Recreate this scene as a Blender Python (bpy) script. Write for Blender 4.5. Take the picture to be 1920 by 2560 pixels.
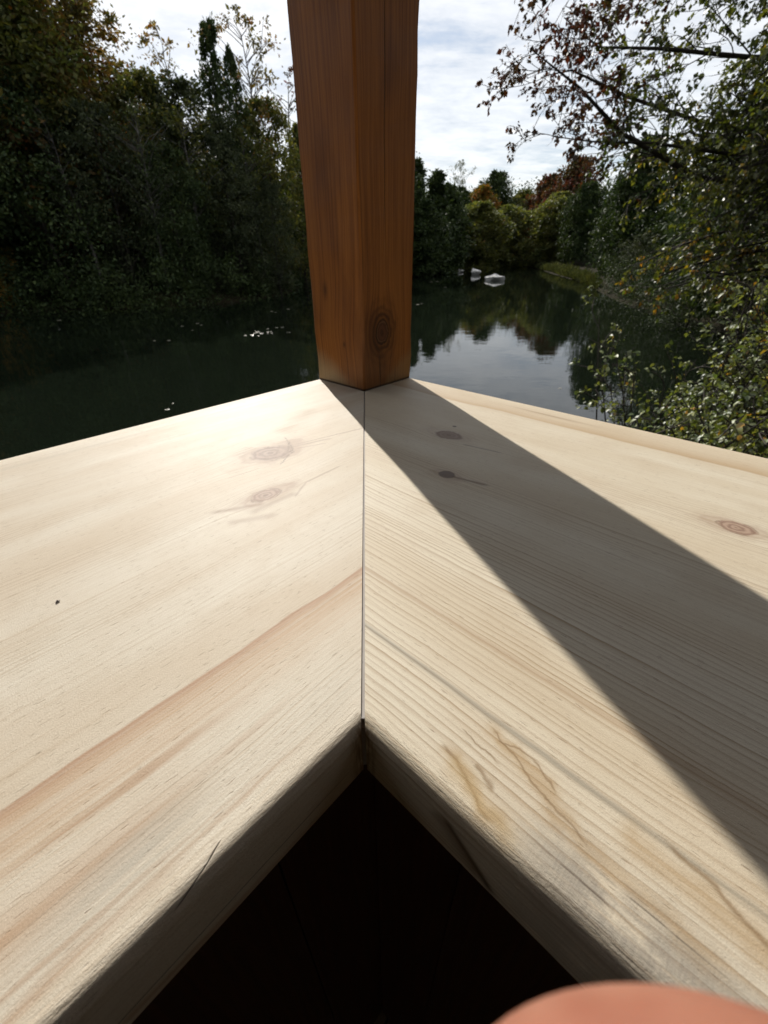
import bpy, math, random
import numpy as np
from mathutils import Vector, Matrix

scene = bpy.context.scene
for o in list(bpy.data.objects):
    bpy.data.objects.remove(o, do_unlink=True)
COL = scene.collection
rad = math.radians
S2 = math.sqrt(0.5)

# ------------------------------------------------------------------ camera
RAIL_Z = 3.05                                    # top of the rail above the water (water is z = 0)
cam_d = bpy.data.cameras.new('camera')
cam = bpy.data.objects.new('camera', cam_d)
COL.objects.link(cam)
cR = Vector((0.99924978, -0.03836444, -0.00529658))
cU = Vector((0.02494359, 0.53291625, 0.84580026))
cF = Vector((0.02962602, 0.84529784, -0.53347339))
CAM = Vector((0.00525931, -0.08800041, RAIL_Z + 0.14850207))
cam.matrix_world = Matrix(((cR.x, cU.x, -cF.x, CAM.x), (cR.y, cU.y, -cF.y, CAM.y),
                           (cR.z, cU.z, -cF.z, CAM.z), (0, 0, 0, 1)))
cam_d.sensor_fit = 'VERTICAL'
cam_d.sensor_height = 36.0
cam_d.lens = 1037.3 / 2560 * 36.0
cam_d.clip_start = 0.003
cam_d.clip_end = 6000
cam_d.dof.use_dof = True
cam_d.dof.focus_distance = 0.22
cam_d.dof.aperture_fstop = cam_d.lens / 0.8      # a 0.8 mm aperture, like a phone's wide lens
scene.camera = cam

# ------------------------------------------------------------------ world, sun, exposure
SUN_AZ, SUN_EL = rad(-17.8), rad(34.0)
world = bpy.data.worlds.new('World')
scene.world = world
world.use_nodes = True

sun_dir = Vector((math.sin(SUN_AZ) * math.cos(SUN_EL), math.cos(SUN_AZ) * math.cos(SUN_EL), math.sin(SUN_EL)))
sun_d = bpy.data.lights.new('sun', 'SUN')
sun_d.energy = 5.0
sun_d.angle = rad(0.53)
sun_d.color = (1.0, 0.955, 0.88)
sun = bpy.data.objects.new('sun', sun_d)
COL.objects.link(sun)
sun.rotation_euler = sun_dir.to_track_quat('Z', 'Y').to_euler()

scene.view_settings.view_transform = 'Standard'
scene.view_settings.look = 'None'
scene.view_settings.gamma = 1.0
scene.view_settings.exposure = 0.0
scene.view_settings.use_curve_mapping = False
scene.render.engine = 'CYCLES'
scene.cycles.use_denoising = True
scene.cycles.use_adaptive_sampling = True
scene.cycles.adaptive_threshold = 0.015
scene.cycles.max_bounces = 5
scene.cycles.transparent_max_bounces = 8
scene.cycles.caustics_reflective = False
scene.cycles.caustics_refractive = False


# ------------------------------------------------------------------ node expressions
class E:
    """a scalar node socket with arithmetic"""
    nt = None
    def __init__(s, sock): s.s = sock
    @staticmethod
    def m(op, *a, clamp=False):
        n = E.nt.nodes.new('ShaderNodeMath'); n.operation = op; n.use_clamp = clamp
        for i, v in enumerate(a):
            if isinstance(v, E): E.nt.links.new(v.s, n.inputs[i])
            else: n.inputs[i].default_value = float(v)
        return E(n.outputs[0])
    def __add__(s, o): return E.m('ADD', s, o)
    __radd__ = __add__
    def __sub__(s, o): return E.m('SUBTRACT', s, o)
    def __rsub__(s, o): return E.m('SUBTRACT', o, s)
    def __mul__(s, o): return E.m('MULTIPLY', s, o)
    __rmul__ = __mul__
    def __truediv__(s, o): return E.m('DIVIDE', s, o)
    def __rtruediv__(s, o): return E.m('DIVIDE', o, s)
    def __neg__(s): return E.m('MULTIPLY', s, -1.0)
def fx(op, *a): return E.m(op, *a)
def clamp(v): return E.m('ADD', v, 0.0, clamp=True)
def expn(v): return E.m('POWER', 2.718281828, v)
def sq(v): return v * v
def gauss(v, w): return expn(-sq(v / w))
def sstep(v, a, b, lo=0.0, hi=1.0):
    n = E.nt.nodes.new('ShaderNodeMapRange'); n.interpolation_type = 'SMOOTHSTEP'
    E.nt.links.new(v.s, n.inputs[0])
    for i, k in enumerate((a, b, lo, hi)): n.inputs[i + 1].default_value = k
    return E(n.outputs[0])
def vec(x, y, z=0.0):
    n = E.nt.nodes.new('ShaderNodeCombineXYZ')
    for i, v in enumerate((x, y, z)):
        if isinstance(v, E): E.nt.links.new(v.s, n.inputs[i])
        else: n.inputs[i].default_value = float(v)
    return n.outputs[0]
def noise(v, scale=1.0, detail=3.0, rough=0.5, dist=0.0):
    n = E.nt.nodes.new('ShaderNodeTexNoise'); n.noise_dimensions = '3D'
    E.nt.links.new(v, n.inputs['Vector'])
    n.inputs['Scale'].default_value = scale; n.inputs['Detail'].default_value = detail
    n.inputs['Roughness'].default_value = rough; n.inputs['Distortion'].default_value = dist
    return E(n.outputs[0])
def mixc(fac, a, b, mode='MIX'):
    n = E.nt.nodes.new('ShaderNodeMix'); n.data_type = 'RGBA'; n.blend_type = mode
    for idx, v in ((0, fac), (6, a), (7, b)):
        if isinstance(v, E): E.nt.links.new(v.s, n.inputs[idx])
        elif isinstance(v, bpy.types.NodeSocket): E.nt.links.new(v, n.inputs[idx])
        elif isinstance(v, (tuple, list)): n.inputs[idx].default_value = (*v[:3], 1.0)
        else: n.inputs[idx].default_value = float(v)
    return n.outputs[2]
def coords(kind='Object', scale=1.0):
    n = E.nt.nodes.new('ShaderNodeTexCoord'); s = E.nt.nodes.new('ShaderNodeSeparateXYZ')
    E.nt.links.new(n.outputs[kind], s.inputs[0])
    r = [E(k) for k in s.outputs]
    return [k * scale for k in r] if scale != 1.0 else r
def material(name, rough=0.6, spec=0.5):
    m = bpy.data.materials.new(name); m.use_nodes = True
    E.nt = m.node_tree
    b = m.node_tree.nodes['Principled BSDF']
    b.inputs['Roughness'].default_value = rough
    b.inputs['Specular IOR Level'].default_value = spec
    return m, b
def setin(b, name, v):
    if isinstance(v, E): E.nt.links.new(v.s, b.inputs[name])
    elif isinstance(v, bpy.types.NodeSocket): E.nt.links.new(v, b.inputs[name])
    else: b.inputs[name].default_value = (*v, 1.0) if isinstance(v, tuple) else v
def bump(b, h, strength=0.3, dist=0.001):
    n = E.nt.nodes.new('ShaderNodeBump'); n.inputs['Strength'].default_value = strength
    n.inputs['Distance'].default_value = dist
    E.nt.links.new(h.s, n.inputs['Height']); E.nt.links.new(n.outputs[0], b.inputs['Normal'])

# sky: Nishita air with a thin, streaky sheet of high cloud over all of it
E.nt = world.node_tree
bg = world.node_tree.nodes['Background']
sky = world.node_tree.nodes.new('ShaderNodeTexSky')
sky.sky_type = 'NISHITA'; sky.sun_disc = False
sky.sun_elevation = SUN_EL; sky.sun_rotation = SUN_AZ
sky.air_density = 1.0; sky.dust_density = 0.6
dx, dy, dz = coords('Generated')
up = fx('MAXIMUM', dz, 0.0) + 0.12
px_, py_ = dx / up, dy / up
c1 = noise(vec(px_ * 0.9, py_ * 1.5, 0.3), 1.1, 9.0, 0.60, 0.4)
c2 = noise(vec(px_ + 3.0, py_ * 1.4, 4.0), 4.2, 6.0, 0.62, 0.2)
cover = sstep(c1 * 0.72 + c2 * 0.28, 0.27, 0.50)
shade = sstep(c2 * 0.6 + c1 * 0.4, 0.30, 0.68)
skyc = sky.outputs[0]
cloud = mixc(0.25, (12.4, 12.3, 12.1), skyc)
cloud = mixc(shade, mixc(1.0, cloud, (0.68, 0.72, 0.78), 'MULTIPLY'), cloud)
E.nt.links.new(mixc(cover * 0.95, skyc, cloud), bg.inputs['Color'])
bg.inputs['Strength'].default_value = 0.10


# ------------------------------------------------------------------ mesh helpers
class MB:
    """collects vertices and faces"""
    def __init__(s): s.v = []; s.f = []; s.n = 0
    def add(s, v, f):
        v = np.asarray(v, float).reshape(-1, 3)
        s.v.append(v); s.f += [tuple(int(i) + s.n for i in k) for k in f]; s.n += len(v)
    def box(s, x0, x1, y0, y1, z0, z1):
        s.add([(x, y, z) for z in (z0, z1) for y in (y0, y1) for x in (x0, x1)],
              [(0, 2, 3, 1), (4, 5, 7, 6), (0, 1, 5, 4), (2, 6, 7, 3), (0, 4, 6, 2), (1, 3, 7, 5)])
    def tube(s, P, r, sides=6, cap=True):
        P = np.asarray(P, float); r = np.broadcast_to(np.asarray(r, float), (len(P),))
        T = np.gradient(P, axis=0); T /= np.linalg.norm(T, axis=1)[:, None] + 1e-9
        ref = np.array([0, 0, 1.0]) if abs(T[:, 2]).mean() < 0.8 else np.array([1.0, 0, 0])
        A = np.cross(T, ref); A /= np.linalg.norm(A, axis=1)[:, None] + 1e-9
        B = np.cross(T, A)
        t = np.arange(sides) * 2 * math.pi / sides
        V = P[:, None] + r[:, None, None] * (np.cos(t)[None, :, None] * A[:, None] + np.sin(t)[None, :, None] * B[:, None])
        f = []
        for i in range(len(P) - 1):
            for k in range(sides):
                a, b = i * sides + k, i * sides + (k + 1) % sides
                f.append((a, b, b + sides, a + sides))
        if cap: f.append(tuple(range(sides))[::-1]); f.append(tuple(range((len(P) - 1) * sides, len(P) * sides)))
        s.add(V.reshape(-1, 3), f)
    def data(s, name, mat=None, smooth=False):
        me = bpy.data.meshes.new(name)
        me.from_pydata(np.concatenate(s.v).tolist(), [], s.f)
        if smooth: me.polygons.foreach_set('use_smooth', [True] * len(me.polygons))
        me.update()
        if mat: me.materials.append(mat)
        return me
    def build(s, name, mat, parent=None, smooth=False, loc=None):
        return link(name, s.data(name, mat, smooth), parent, loc)
def link(name, me, parent=None, loc=None):
    o = bpy.data.objects.new(name, me); COL.objects.link(o)
    if parent: o.parent = parent
    if loc is not None: o.location = loc
    return o
def tag(o, label=None, cat=None, group=None, kind=None):
    for k, v in (('label', label), ('category', cat), ('group', group), ('kind', kind)):
        if v: o[k] = v
    return o
def empty(name, loc=(0, 0, 0), rz=0.0):
    o = bpy.data.objects.new(name, None); COL.objects.link(o)
    o.location = loc; o.rotation_euler = (0, 0, rz); o.empty_display_size = 0.2
    return o
def fast_mesh(name, V, F, mat, smooth=False):
    """V (n,3); F (m,k) equal-sized faces"""
    me = bpy.data.meshes.new(name)
    V = np.ascontiguousarray(V, np.float32); F = np.ascontiguousarray(F, np.int32)
    m, k = F.shape
    me.vertices.add(len(V)); me.vertices.foreach_set('co', V.ravel())
    me.loops.add(m * k); me.loops.foreach_set('vertex_index', F.ravel())
    me.polygons.add(m)
    me.polygons.foreach_set('loop_start', np.arange(0, m * k, k, dtype=np.int32))
    if smooth: me.polygons.foreach_set('use_smooth', np.ones(m, bool))
    me.update(calc_edges=True); me.validate()
    if mat: me.materials.append(mat)
    return me
def polar(az, d, z=0.0):
    """compass bearing from the camera (0 = along the mitre joint) and distance"""
    return np.array([CAM.x + d * math.sin(rad(az)), CAM.y + d * math.cos(rad(az)), z])
def sph(az, el, d):
    return np.array([CAM.x + d * math.sin(rad(az)) * math.cos(rad(el)), CAM.y + d * math.cos(rad(az)) * math.cos(rad(el)), CAM.z + d * math.sin(rad(el))])


# ------------------------------------------------------------------ wood materials
def knot_warp(y, x, knots):
    """bend the grain round the knots"""
    g = y
    for kx, ky, a, b, *_ in knots:
        r2 = sq((x - kx) / (a * 1.9)) + sq((y - ky) / (b * 1.7))
        g = g - (y - ky) * expn(-r2) * 0.8
    return g
def seg(x, y, p0, p1, w, wob=None):
    """mask along a line from p0 to p1 (mm)"""
    dx_, dy_ = p1[0] - p0[0], p1[1] - p0[1]; L = math.hypot(dx_, dy_)
    yy = y + wob if wob is not None else y
    u = (x - p0[0]) * (dx_ / L) + (yy - p0[1]) * (dy_ / L)
    v = (x - p0[0]) * (-dy_ / L) + (yy - p0[1]) * (dx_ / L)
    return gauss(v, w) * sstep(u, -0.06 * L, 0.1 * L) * sstep(u, 0.85 * L, 1.08 * L, 1.0, 0.0)

def rail_material(name, knots, side):
    m, b = material(name, 0.6, 0.36)
    x, y, z = coords('Object', 1000.0)
    wob = (noise(vec(x * 0.006, y * 0.012, 1.0), 1.0, 2.0) - 0.5) * 9.0
    wob2 = (noise(vec(x * 0.05, y * 0.08, 2.0), 1.0, 2.0) - 0.5) * 1.4
    yz = y + fx('MINIMUM', z, 0.0) * 0.9
    g = knot_warp(yz, x, knots) + wob + wob2
    base = mixc(sstep(noise(vec(x * 0.0035, g * 0.022, 5.0), 1.0, 3.0), 0.3, 0.72), (0.72, 0.655, 0.54) if side == 'L' else (0.75, 0.675, 0.535), (0.63, 0.53, 0.40) if side == 'L' else (0.66, 0.56, 0.41))
    base = mixc(sstep(noise(vec(x * 0.02, y * 0.03, 15.0), 1.0, 4.0), 0.42, 0.75) * 0.35, base, (0.56, 0.44, 0.30))
    # growth rings: a sharp dark late-wood line on one side of each ring
    sp = 3.1 if side == 'R' else 2.7
    ph = fx('FRACT', g / sp + noise(vec(x * 0.002, g * 0.09, 7.0), 1.0, 1.0) * 3.0)
    ring_i = fx('FLOOR', g / sp + noise(vec(x * 0.002, g * 0.09, 7.0), 1.0, 1.0) * 3.0)
    ramp = noise(vec(ring_i * 0.83, x * 0.006, 2.0), 1.0, 1.0)
    late = fx('POWER', ph, 3.0) * sstep(ph, 0.90, 1.0, 1.0, 0.0) * sstep(ramp, 0.25, 0.75, 0.25, 1.25)
    zone = sstep(noise(vec(x * 0.0022, g * 0.030, 9.0), 1.0, 1.0), 0.36, 0.62)
    if side == 'R':
        zone = clamp(zone * 0.75 + sstep(y, 175.0, 110.0) * 0.75) * sstep(y, 330.0, 200.0, 0.25, 1.0)
        ring_str = 0.95
    else:
        ring_str = 0.42
    lines = noise(vec(x * 0.004, g * 0.55, 3.0), 1.0, 4.0, 0.65)
    base = mixc(late * zone * ring_str, base, (0.37, 0.245, 0.13))
    base = mixc(sstep(lines, 0.50, 0.78) * 0.42, base, (0.45, 0.32, 0.19))
    base = mixc(sstep(lines, 0.22, 0.42, 1.0, 0.0) * 0.4, base, (0.76, 0.68, 0.54))
    # fibres and short dark pore dashes
    fib = noise(vec(x * 0.10, g * 2.6, 4.0), 1.0, 2.0, 0.7)
    base = mixc(sstep(fib, 0.45, 0.85) * 0.32, base, (0.42, 0.31, 0.20))
    dash = sstep(noise(vec(x * 0.17, g * 1.7, 11.0), 1.0, 1.0), 0.68, 0.74)
    base = mixc(dash * 0.55, base, (0.25, 0.15, 0.085))
    speck = noise(vec(x, y * 1.6, z), 1.3, 2.0, 0.8)
    base = mixc(sstep(speck, 0.52, 0.72) * 0.30, base, (0.40, 0.29, 0.19))
    fleck = sstep(noise(vec(x, y, z), 0.9, 2.0, 0.8), 0.55, 0.8)
    base = mixc(fleck * 0.25, base, (0.80, 0.74, 0.62))
    crackm = None
    if side == 'L':
        d = 64.5 - (y + wob2 * 1.2 + (noise(vec(x * 0.018, 0.0, 8.0), 1.0, 1.0) - 0.5) * 5.0)
        on = sstep(d, -0.6, 0.9)
        streak = on * expn(fx('MAXIMUM', d, 0.0) * -0.30)
        band = on * sstep(d, 34.0, 4.0)
        base = mixc(band * sstep(lines, 0.25, 0.7) * 0.62, base, (0.52, 0.315, 0.165))
        base = mixc(streak * 0.78, base, (0.37, 0.185, 0.095))
        br = sstep(noise(vec(x * 0.006, g * 0.16, 21.0), 1.0, 3.0, 0.6), 0.50, 0.66) * sstep(y, 62.0, 45.0) * sstep(x, 10.0, -70.0)
        base = mixc(br * 0.6, base, (0.40, 0.225, 0.115))
        # second pinkish band and grey stain nearer the inner edge
        base = mixc(gauss(y - 27.0, 7.0) * sstep(x, -30.0, -85.0) * 0.5, base, (0.50, 0.32, 0.19))
        base = mixc(gauss(y - 21.0, 7.0) * gauss(x + 72.0, 22.0) * sstep(lines, 0.3, 0.6) * 0.5, base, (0.40, 0.38, 0.32))
        base = mixc(gauss(y - 366.0, 3.0) * 0.3, base, (0.45, 0.38, 0.28))
        crackm = seg(x, yz, (-54.0, 5.0), (-70.0, -0.5), 0.2, wob2 * 2.6)
        crackm = clamp(crackm + seg(x, yz, (-190.0, -24.0), (-8.0, -19.0), 0.30, wob2 * 0.5) * 0.8)
        base = mixc(crackm * 0.85, base, (0.06, 0.04, 0.025))
    else:
        w3 = (noise(vec(x * 0.012, 1.0, 8.0), 1.0, 2.0) - 0.5) * 14.0
        d = (y + w3) - 348.0
        on = sstep(d, -0.8, 2.5)
        base = mixc(on * expn(fx('MAXIMUM', d, 0.0) * -0.11) * 0.85, base, (0.44, 0.275, 0.13))
        base = mixc(on * (0.15 + lines * 0.35), base, (0.55, 0.40, 0.23))
        base = mixc(gauss(y + w3 - 371.0, 2.5) * gauss(x + 95.0, 40.0) * 0.6, base, (0.34, 0.22, 0.12))
        base = mixc(gauss(y + wob2 - 35.0, 1.3) * sstep(lines, 0.3, 0.55) * 0.75, base, (0.29, 0.25, 0.19))
        base = mixc(gauss(y + wob2 - 64.0, 1.6) * 0.45, base, (0.40, 0.26, 0.15))
        w4 = (noise(vec(x * 0.09, y * 0.05, 6.0), 1.0, 3.0) - 0.5) * 7.0
        st = seg(x, y, (36.0, 31.0), (56.0, 24.0), 0.35, w4)
        for p0, p1, w in (((54.0, 24.5), (75.0, 19.5), 0.45), ((40.0, 29.0), (53.0, 31.5), 0.35), ((52.0, 31.0), (62.0, 27.0), 0.4), ((26.0, 14.5), (52.0, 4.5), 0.7),
                          ((28.0, 24.0), (44.0, 22.0), 0.35), ((92.0, 36.0), (122.0, 26.0), 0.9), ((38.0, 16.0), (47.0, 14.0), 1.0)):
            st = clamp(st + seg(x, y, p0, p1, w, w4))
        soft = None
        for p0, p1, w in (((34.0, 31.0), (78.0, 19.0), 2.4), ((40.0, 29.0), (64.0, 27.0), 2.2), ((26.0, 14.5), (56.0, 4.5), 2.6), ((80.0, 30.0), (124.0, 25.0), 4.0), ((60.0, 20.0), (110.0, 16.0), 3.0)):
            k_ = seg(x, y, p0, p1, w, w4 * 1.5)
            soft = k_ if soft is None else clamp(soft + k_)
        base = mixc(soft * (0.2 + lines * 0.6), base, (0.43, 0.275, 0.12))
        base = mixc(st * 0.66, base, (0.23, 0.135, 0.055))
        base = mixc(seg(x, y, (30.0, 12.0), (60.0, 4.0), 3.2, w4) * 0.45, base, (0.48, 0.33, 0.14))
        gm = gauss(y - 7.5, 10.5) * sstep(x, 44.0, 76.0) * sstep(noise(vec(x * 0.05, g * 0.20, 3.3), 1.0, 4.0, 0.7), 0.30, 0.55)
        cross = noise(vec(x * 1.4, y * 0.14, 2.0), 1.0, 2.0)
        base = mixc(gm * (0.42 + cross * 0.5), base, (0.245, 0.22, 0.19))
        ckl = (gauss(yz - 2.5 + wob2, 0.22) * sstep(x, 62.0, 75.0) + gauss(yz - 9.5 + wob2 * 1.3, 0.25) * gauss(x - 78.0, 13.0)
               + gauss(yz - 15.0 + wob2, 0.22) * gauss(x - 95.0, 14.0))
        ckl = clamp(ckl * sstep(noise(vec(x * 0.11, 2.0, 1.0), 1.0, 1.0), 0.38, 0.50))
        base = mixc(ckl * 0.8, base, (0.07, 0.05, 0.035))
        kn = seg(x, z, (38.0, -10.5), (59.0, -29.0), 1.7, wob2 * 0.4) * sstep(y, 3.0, 0.5)
        base = mixc(kn * 0.9, base, (0.035, 0.02, 0.01))
        base = mixc(seg(x, z, (34.0, -11.0), (54.0, -27.0), 4.5) * sstep(y, 3.0, 0.5) * 0.6, base, (0.20, 0.12, 0.06))
    # knots
    for kx, ky, a, bb, tone, halo, rstr in knots:
        nw = (noise(vec(x * 0.05, y * 0.05, kx * 0.1), 1.0, 4.0, 0.6) - 0.5)
        nf = (noise(vec(x * 0.35, y * 0.35, kx), 1.0, 2.0) - 0.5)
        r = fx('SQRT', sq((x - kx) / a) + sq((y - ky) / bb)) + nw * 0.75 + nf * 0.10
        rh = fx('SQRT', sq((x - kx) / (a * 3.0)) + sq((y - ky) / (bb * 1.9))) + nw * 0.9
        swirl = fx('SINE', rh * 22.0 + lines * 5.0) * 0.5 + 0.5
        base = mixc(clamp(sstep(rh, 1.0, 0.25) * halo * (0.75 + swirl * 0.55)), base, (0.41, 0.285, 0.20))
        rings = fx('SINE', fx('POWER', fx('MAXIMUM', r, 0.0), 0.8) * 17.0 + nf * 3.0) * 0.5 + 0.5
        kc = mixc(rings * rstr, (0.47 * tone, 0.33 * tone, 0.245 * tone), (0.26 * tone, 0.155 * tone, 0.105 * tone))
        base = mixc(sstep(r, 1.12, 0.82) * 0.92, base, kc)
        rim = gauss(r - 1.0 - nf * 0.3, 0.07) * sstep(noise(vec(x * 0.10, y * 0.10, ky), 1.0, 2.0), 0.44, 0.60)
        base = mixc(rim * 0.5, base, (0.17, 0.10, 0.06))
        base = mixc(gauss(r, 0.15) * 0.6, base, (0.20, 0.12, 0.075))
    if side == 'L':
        cw = (noise(vec(x * 0.16, y * 0.16, 31.0), 1.0, 3.0, 0.7) - 0.5) * 9.0
        hatch = sstep(noise(vec(x * 0.02, y * 0.55, 33.0), 1.0, 2.0), 0.40, 0.56)
        base = mixc(seg(x, y, (114.0, 257.0), (93.0, 245.0), 7.0, cw * 0.5) * hatch * 0.72, base, (0.40, 0.29, 0.20))
        base = mixc(seg(x, y, (150.0, 266.0), (218.0, 299.0), 10.0, cw) * (hatch * 0.5 + 0.3), base, (0.45, 0.345, 0.23))
        base = mixc(seg(x, y, (128.0, 221.0), (150.0, 243.0), 8.0, cw) * 0.6, base, (0.40, 0.28, 0.19))
        crust = None
        for p0, p1, w in (((148.0, 254.0), (142.0, 238.0), 0.8), ((143.0, 242.0), (131.0, 219.0), 1.8), ((134.0, 222.0), (110.0, 208.0), 1.1), ((140.0, 232.0), (128.0, 222.0), 2.6)):
            k_ = seg(x, y, p0, p1, w, cw)
            crust = k_ if crust is None else clamp(crust + k_)
        base = mixc(crust * sstep(noise(vec(x * 0.5, y * 0.5, 3.0), 1.0, 2.0), 0.36, 0.56) * 0.85, base, (0.20, 0.125, 0.08))
        for p0, p1, w, k_ in (((141.0, 233.0), (220.0, 214.0), 0.7, 0.7), ((141.0, 229.0), (176.0, 219.0), 1.4, 0.55), ((138.0, 224.0), (165.0, 214.0), 0.8, 0.5),
                              ((86.0, 156.0), (105.0, 167.0), 0.9, 0.5), ((104.0, 167.0), (142.0, 169.0), 0.9, 0.5), ((66.0, 163.0), (34.0, 180.0), 2.2, 0.55),
                              ((90.0, 160.0), (52.0, 160.0), 3.0, 0.45), ((68.0, 217.0), (96.0, 214.0), 0.6, 0.4), ((36.0, 160.0), (64.0, 145.0), 3.0, 0.4)):
            base = mixc(seg(x, y, p0, p1, w, wob2 * 1.3) * k_, base, (0.32, 0.21, 0.14))
    else:
        base = mixc(seg(x, y, (-92.0, 187.0), (-62.0, 193.0), 1.5, wob2 * 2) * 0.75, base, (0.17, 0.10, 0.06))
        base = mixc(seg(x, y, (-120.0, 246.0), (-84.0, 252.0), 0.9, wob2) * 0.6, base, (0.22, 0.14, 0.09))
    # resin-dark line where the two boards meet at the inner corner
    mit = fx('ABSOLUTE', x - y) if side == 'L' else fx('ABSOLUTE', x + y)
    base = mixc(sstep(mit, 9.0, 1.5) * sstep(y, 4.0, 1.0) * sstep(z, -1.0, -6.0, 0.6, 0.8) * sstep(noise(vec(x * 0.7, y * 0.7, z * 0.1), 1.0, 2.0), 0.3, 0.6), base, (0.20, 0.115, 0.04))
    setin(b, 'Base Color', base)
    setin(b, 'Roughness', clamp(0.47 + fib * 0.22))
    h = late * zone * -0.35 + fib * 0.55 + lines * 0.3 + noise(vec(x, y, z), 1.6, 3.0, 0.7) * 0.9 - dash * 0.6
    edge = sstep(y, 12.0, 3.0)
    h = h + noise(vec(x * 0.10, y * 0.7, z * 0.7), 1.0, 4.0, 0.7) * edge * 3.5
    if crackm is not None: h = h - crackm * 4.0
    bump(b, h, 0.55, 0.00028)
    return m

knL = [(118.0, 233.0, 17.0, 15.5, 0.80, 0.75, 0.9), (73.2, 172.7, 11.5, 7.5, 0.92, 0.85, 0.7)]
knR = [(-141.6, 255.4, 13.0, 9.5, 0.72, 0.35, 0.6), (-95.7, 187.2, 6.5, 5.5, 0.36, 0.5, 0.2), (-151.3, 277.9, 2.0, 2.0, 0.35, 0.1, 0.0), (81.4, 249.1, 10.5, 8.0, 1.0, 0.5, 0.9)]
M_railL = rail_material('pale_pine_swirled', knL, 'L')
M_railR = rail_material('pale_pine_lined', knR, 'R')

def stained(name, light, dark, knots=None, post=False):
    m, b = material(name, 0.5, 0.4)
    x, y, z = coords('Object', 1000.0)
    if post:
        u = x * 1.0 + y * 1.0
        wob = (noise(vec(x * 0.01, y * 0.01, z * 0.005), 1.0, 2.0) - 0.5) * 14.0
        g = u + wob
        for ky, kz, a, bb in knots:
            r2 = sq((y - ky) / (a * 1.9)) + sq((z - kz) / (bb * 1.9))
            g = g - (y - ky) * expn(-r2) * 0.85
        lines = noise(vec(g * 0.34, z * 0.004, 3.0), 1.0, 5.0, 0.7)
        fib = noise(vec(x * 1.4, y * 1.4, z * 0.035), 1.0, 3.0, 0.7)
        blot = noise(vec(x * 0.03, y * 0.03, z * 0.009), 1.0, 4.0)
        c = mixc(sstep(lines, 0.35, 0.72), light, dark)
        c = mixc(sstep(fib, 0.5, 0.85) * 0.5, c, (0.05, 0.02, 0.012))
        c = mixc(sstep(blot, 0.45, 0.75) * 0.45, c, (0.10, 0.035, 0.018))
        # thin, worn stain at the foot
        foot = sstep(z + (blot - 0.5) * 40.0 + fib * 10.0 + (x + 20.0) * 0.50, 44.0, 8.0) * sstep(y, -41.0, -42.8)
        c = mixc(foot * 0.9, c, mixc(lines, (0.58, 0.45, 0.28), (0.38, 0.25, 0.13)))
        foot2 = sstep(z + (blot - 0.5) * 60.0 - y * 0.35, 26.0, 4.0) * sstep(x, 41.0, 42.8)
        c = mixc(foot2 * 0.6, c, mixc(lines, (0.46, 0.31, 0.15), (0.30, 0.17, 0.07)))
        c = mixc(sstep(z + fib * 2.0, 4.2, 2.6) * 0.85, c, (0.035, 0.016, 0.009))  # narrow dark band round the very bottom edge
        fr = sstep(x, 40.0, 44.0)
        for ky, kz, a, bb in knots:
            nw = noise(vec(y * 0.05, z * 0.04, 1.0), 1.0, 4.0, 0.65) - 0.5
            r = fx('SQRT', sq((y - ky + nw * 8.0) / a) + sq((z - kz) / bb)) + nw * 0.9
            rings = fx('SINE', r * 11.0) * 0.5 + 0.5
            c = mixc(sstep(r + nw, 3.2, 0.9) * fr * (rings * 0.45 + 0.45), c, (0.055, 0.020, 0.009))
            c = mixc(sstep(r, 0.75, 0.65) * fr * 0.9, c, mixc(rings, (0.14, 0.055, 0.026), (0.085, 0.032, 0.015)))
            c = mixc(gauss(r - 0.72, 0.045) * fr * 0.8, c, (0.22, 0.11, 0.05))
            c = mixc(gauss(r - 0.88, 0.07) * fr * 0.85, c, (0.02, 0.009, 0.005))
        ck = gauss(y + 16.0 + wob * 0.12, 0.5) * sstep(z, 45.0, 30.0) + gauss(y - 12.0 + wob * 0.1, 0.4) * sstep(z, 30.0, 12.0) + gauss(y + 6.0 + wob * 0.1, 0.4) * sstep(z, 120.0, 200.0)
        c = mixc(clamp(ck) * fr * 0.85, c, (0.012, 0.006, 0.004))
        lk = sq((x + 17.7) / 4.0) + sq((z - 108.9) / 9.0)
        c = mixc(expn(-lk) * sstep(y, -41.0, -42.8) * 0.7, c, (0.055, 0.02, 0.01))
        lk2 = sq((x - 11.2) / 2.0) + sq((z - 50.8) / 3.0)
        c = mixc(expn(-lk2) * sstep(y, -41.0, -42.8) * 0.7, c, (0.05, 0.02, 0.01))
        h = lines * 0.8 + fib * 0.5 - clamp(ck) * fr * 3.0
        bump(b, h, 0.5, 0.0005)
    else:
        wob = (noise(vec(x * 0.004, y * 0.004, z * 0.004), 1.0, 2.0) - 0.5) * 14.0
        gg = x + y * 0.7 + wob
        lines = noise(vec(gg * 0.25, z * 0.006, 3.0), 1.0, 4.0, 0.65)
        c = mixc(sstep(lines, 0.3, 0.75), light, dark)
        bump(b, lines, 0.4, 0.0006)
    setin(b, 'Base Color', c)
    return m
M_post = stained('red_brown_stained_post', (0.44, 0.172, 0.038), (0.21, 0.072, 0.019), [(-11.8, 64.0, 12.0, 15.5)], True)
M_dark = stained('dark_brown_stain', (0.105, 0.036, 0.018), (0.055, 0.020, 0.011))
M_floor = stained('worn_floor_boards', (0.42, 0.30, 0.18), (0.30, 0.20, 0.11))

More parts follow.
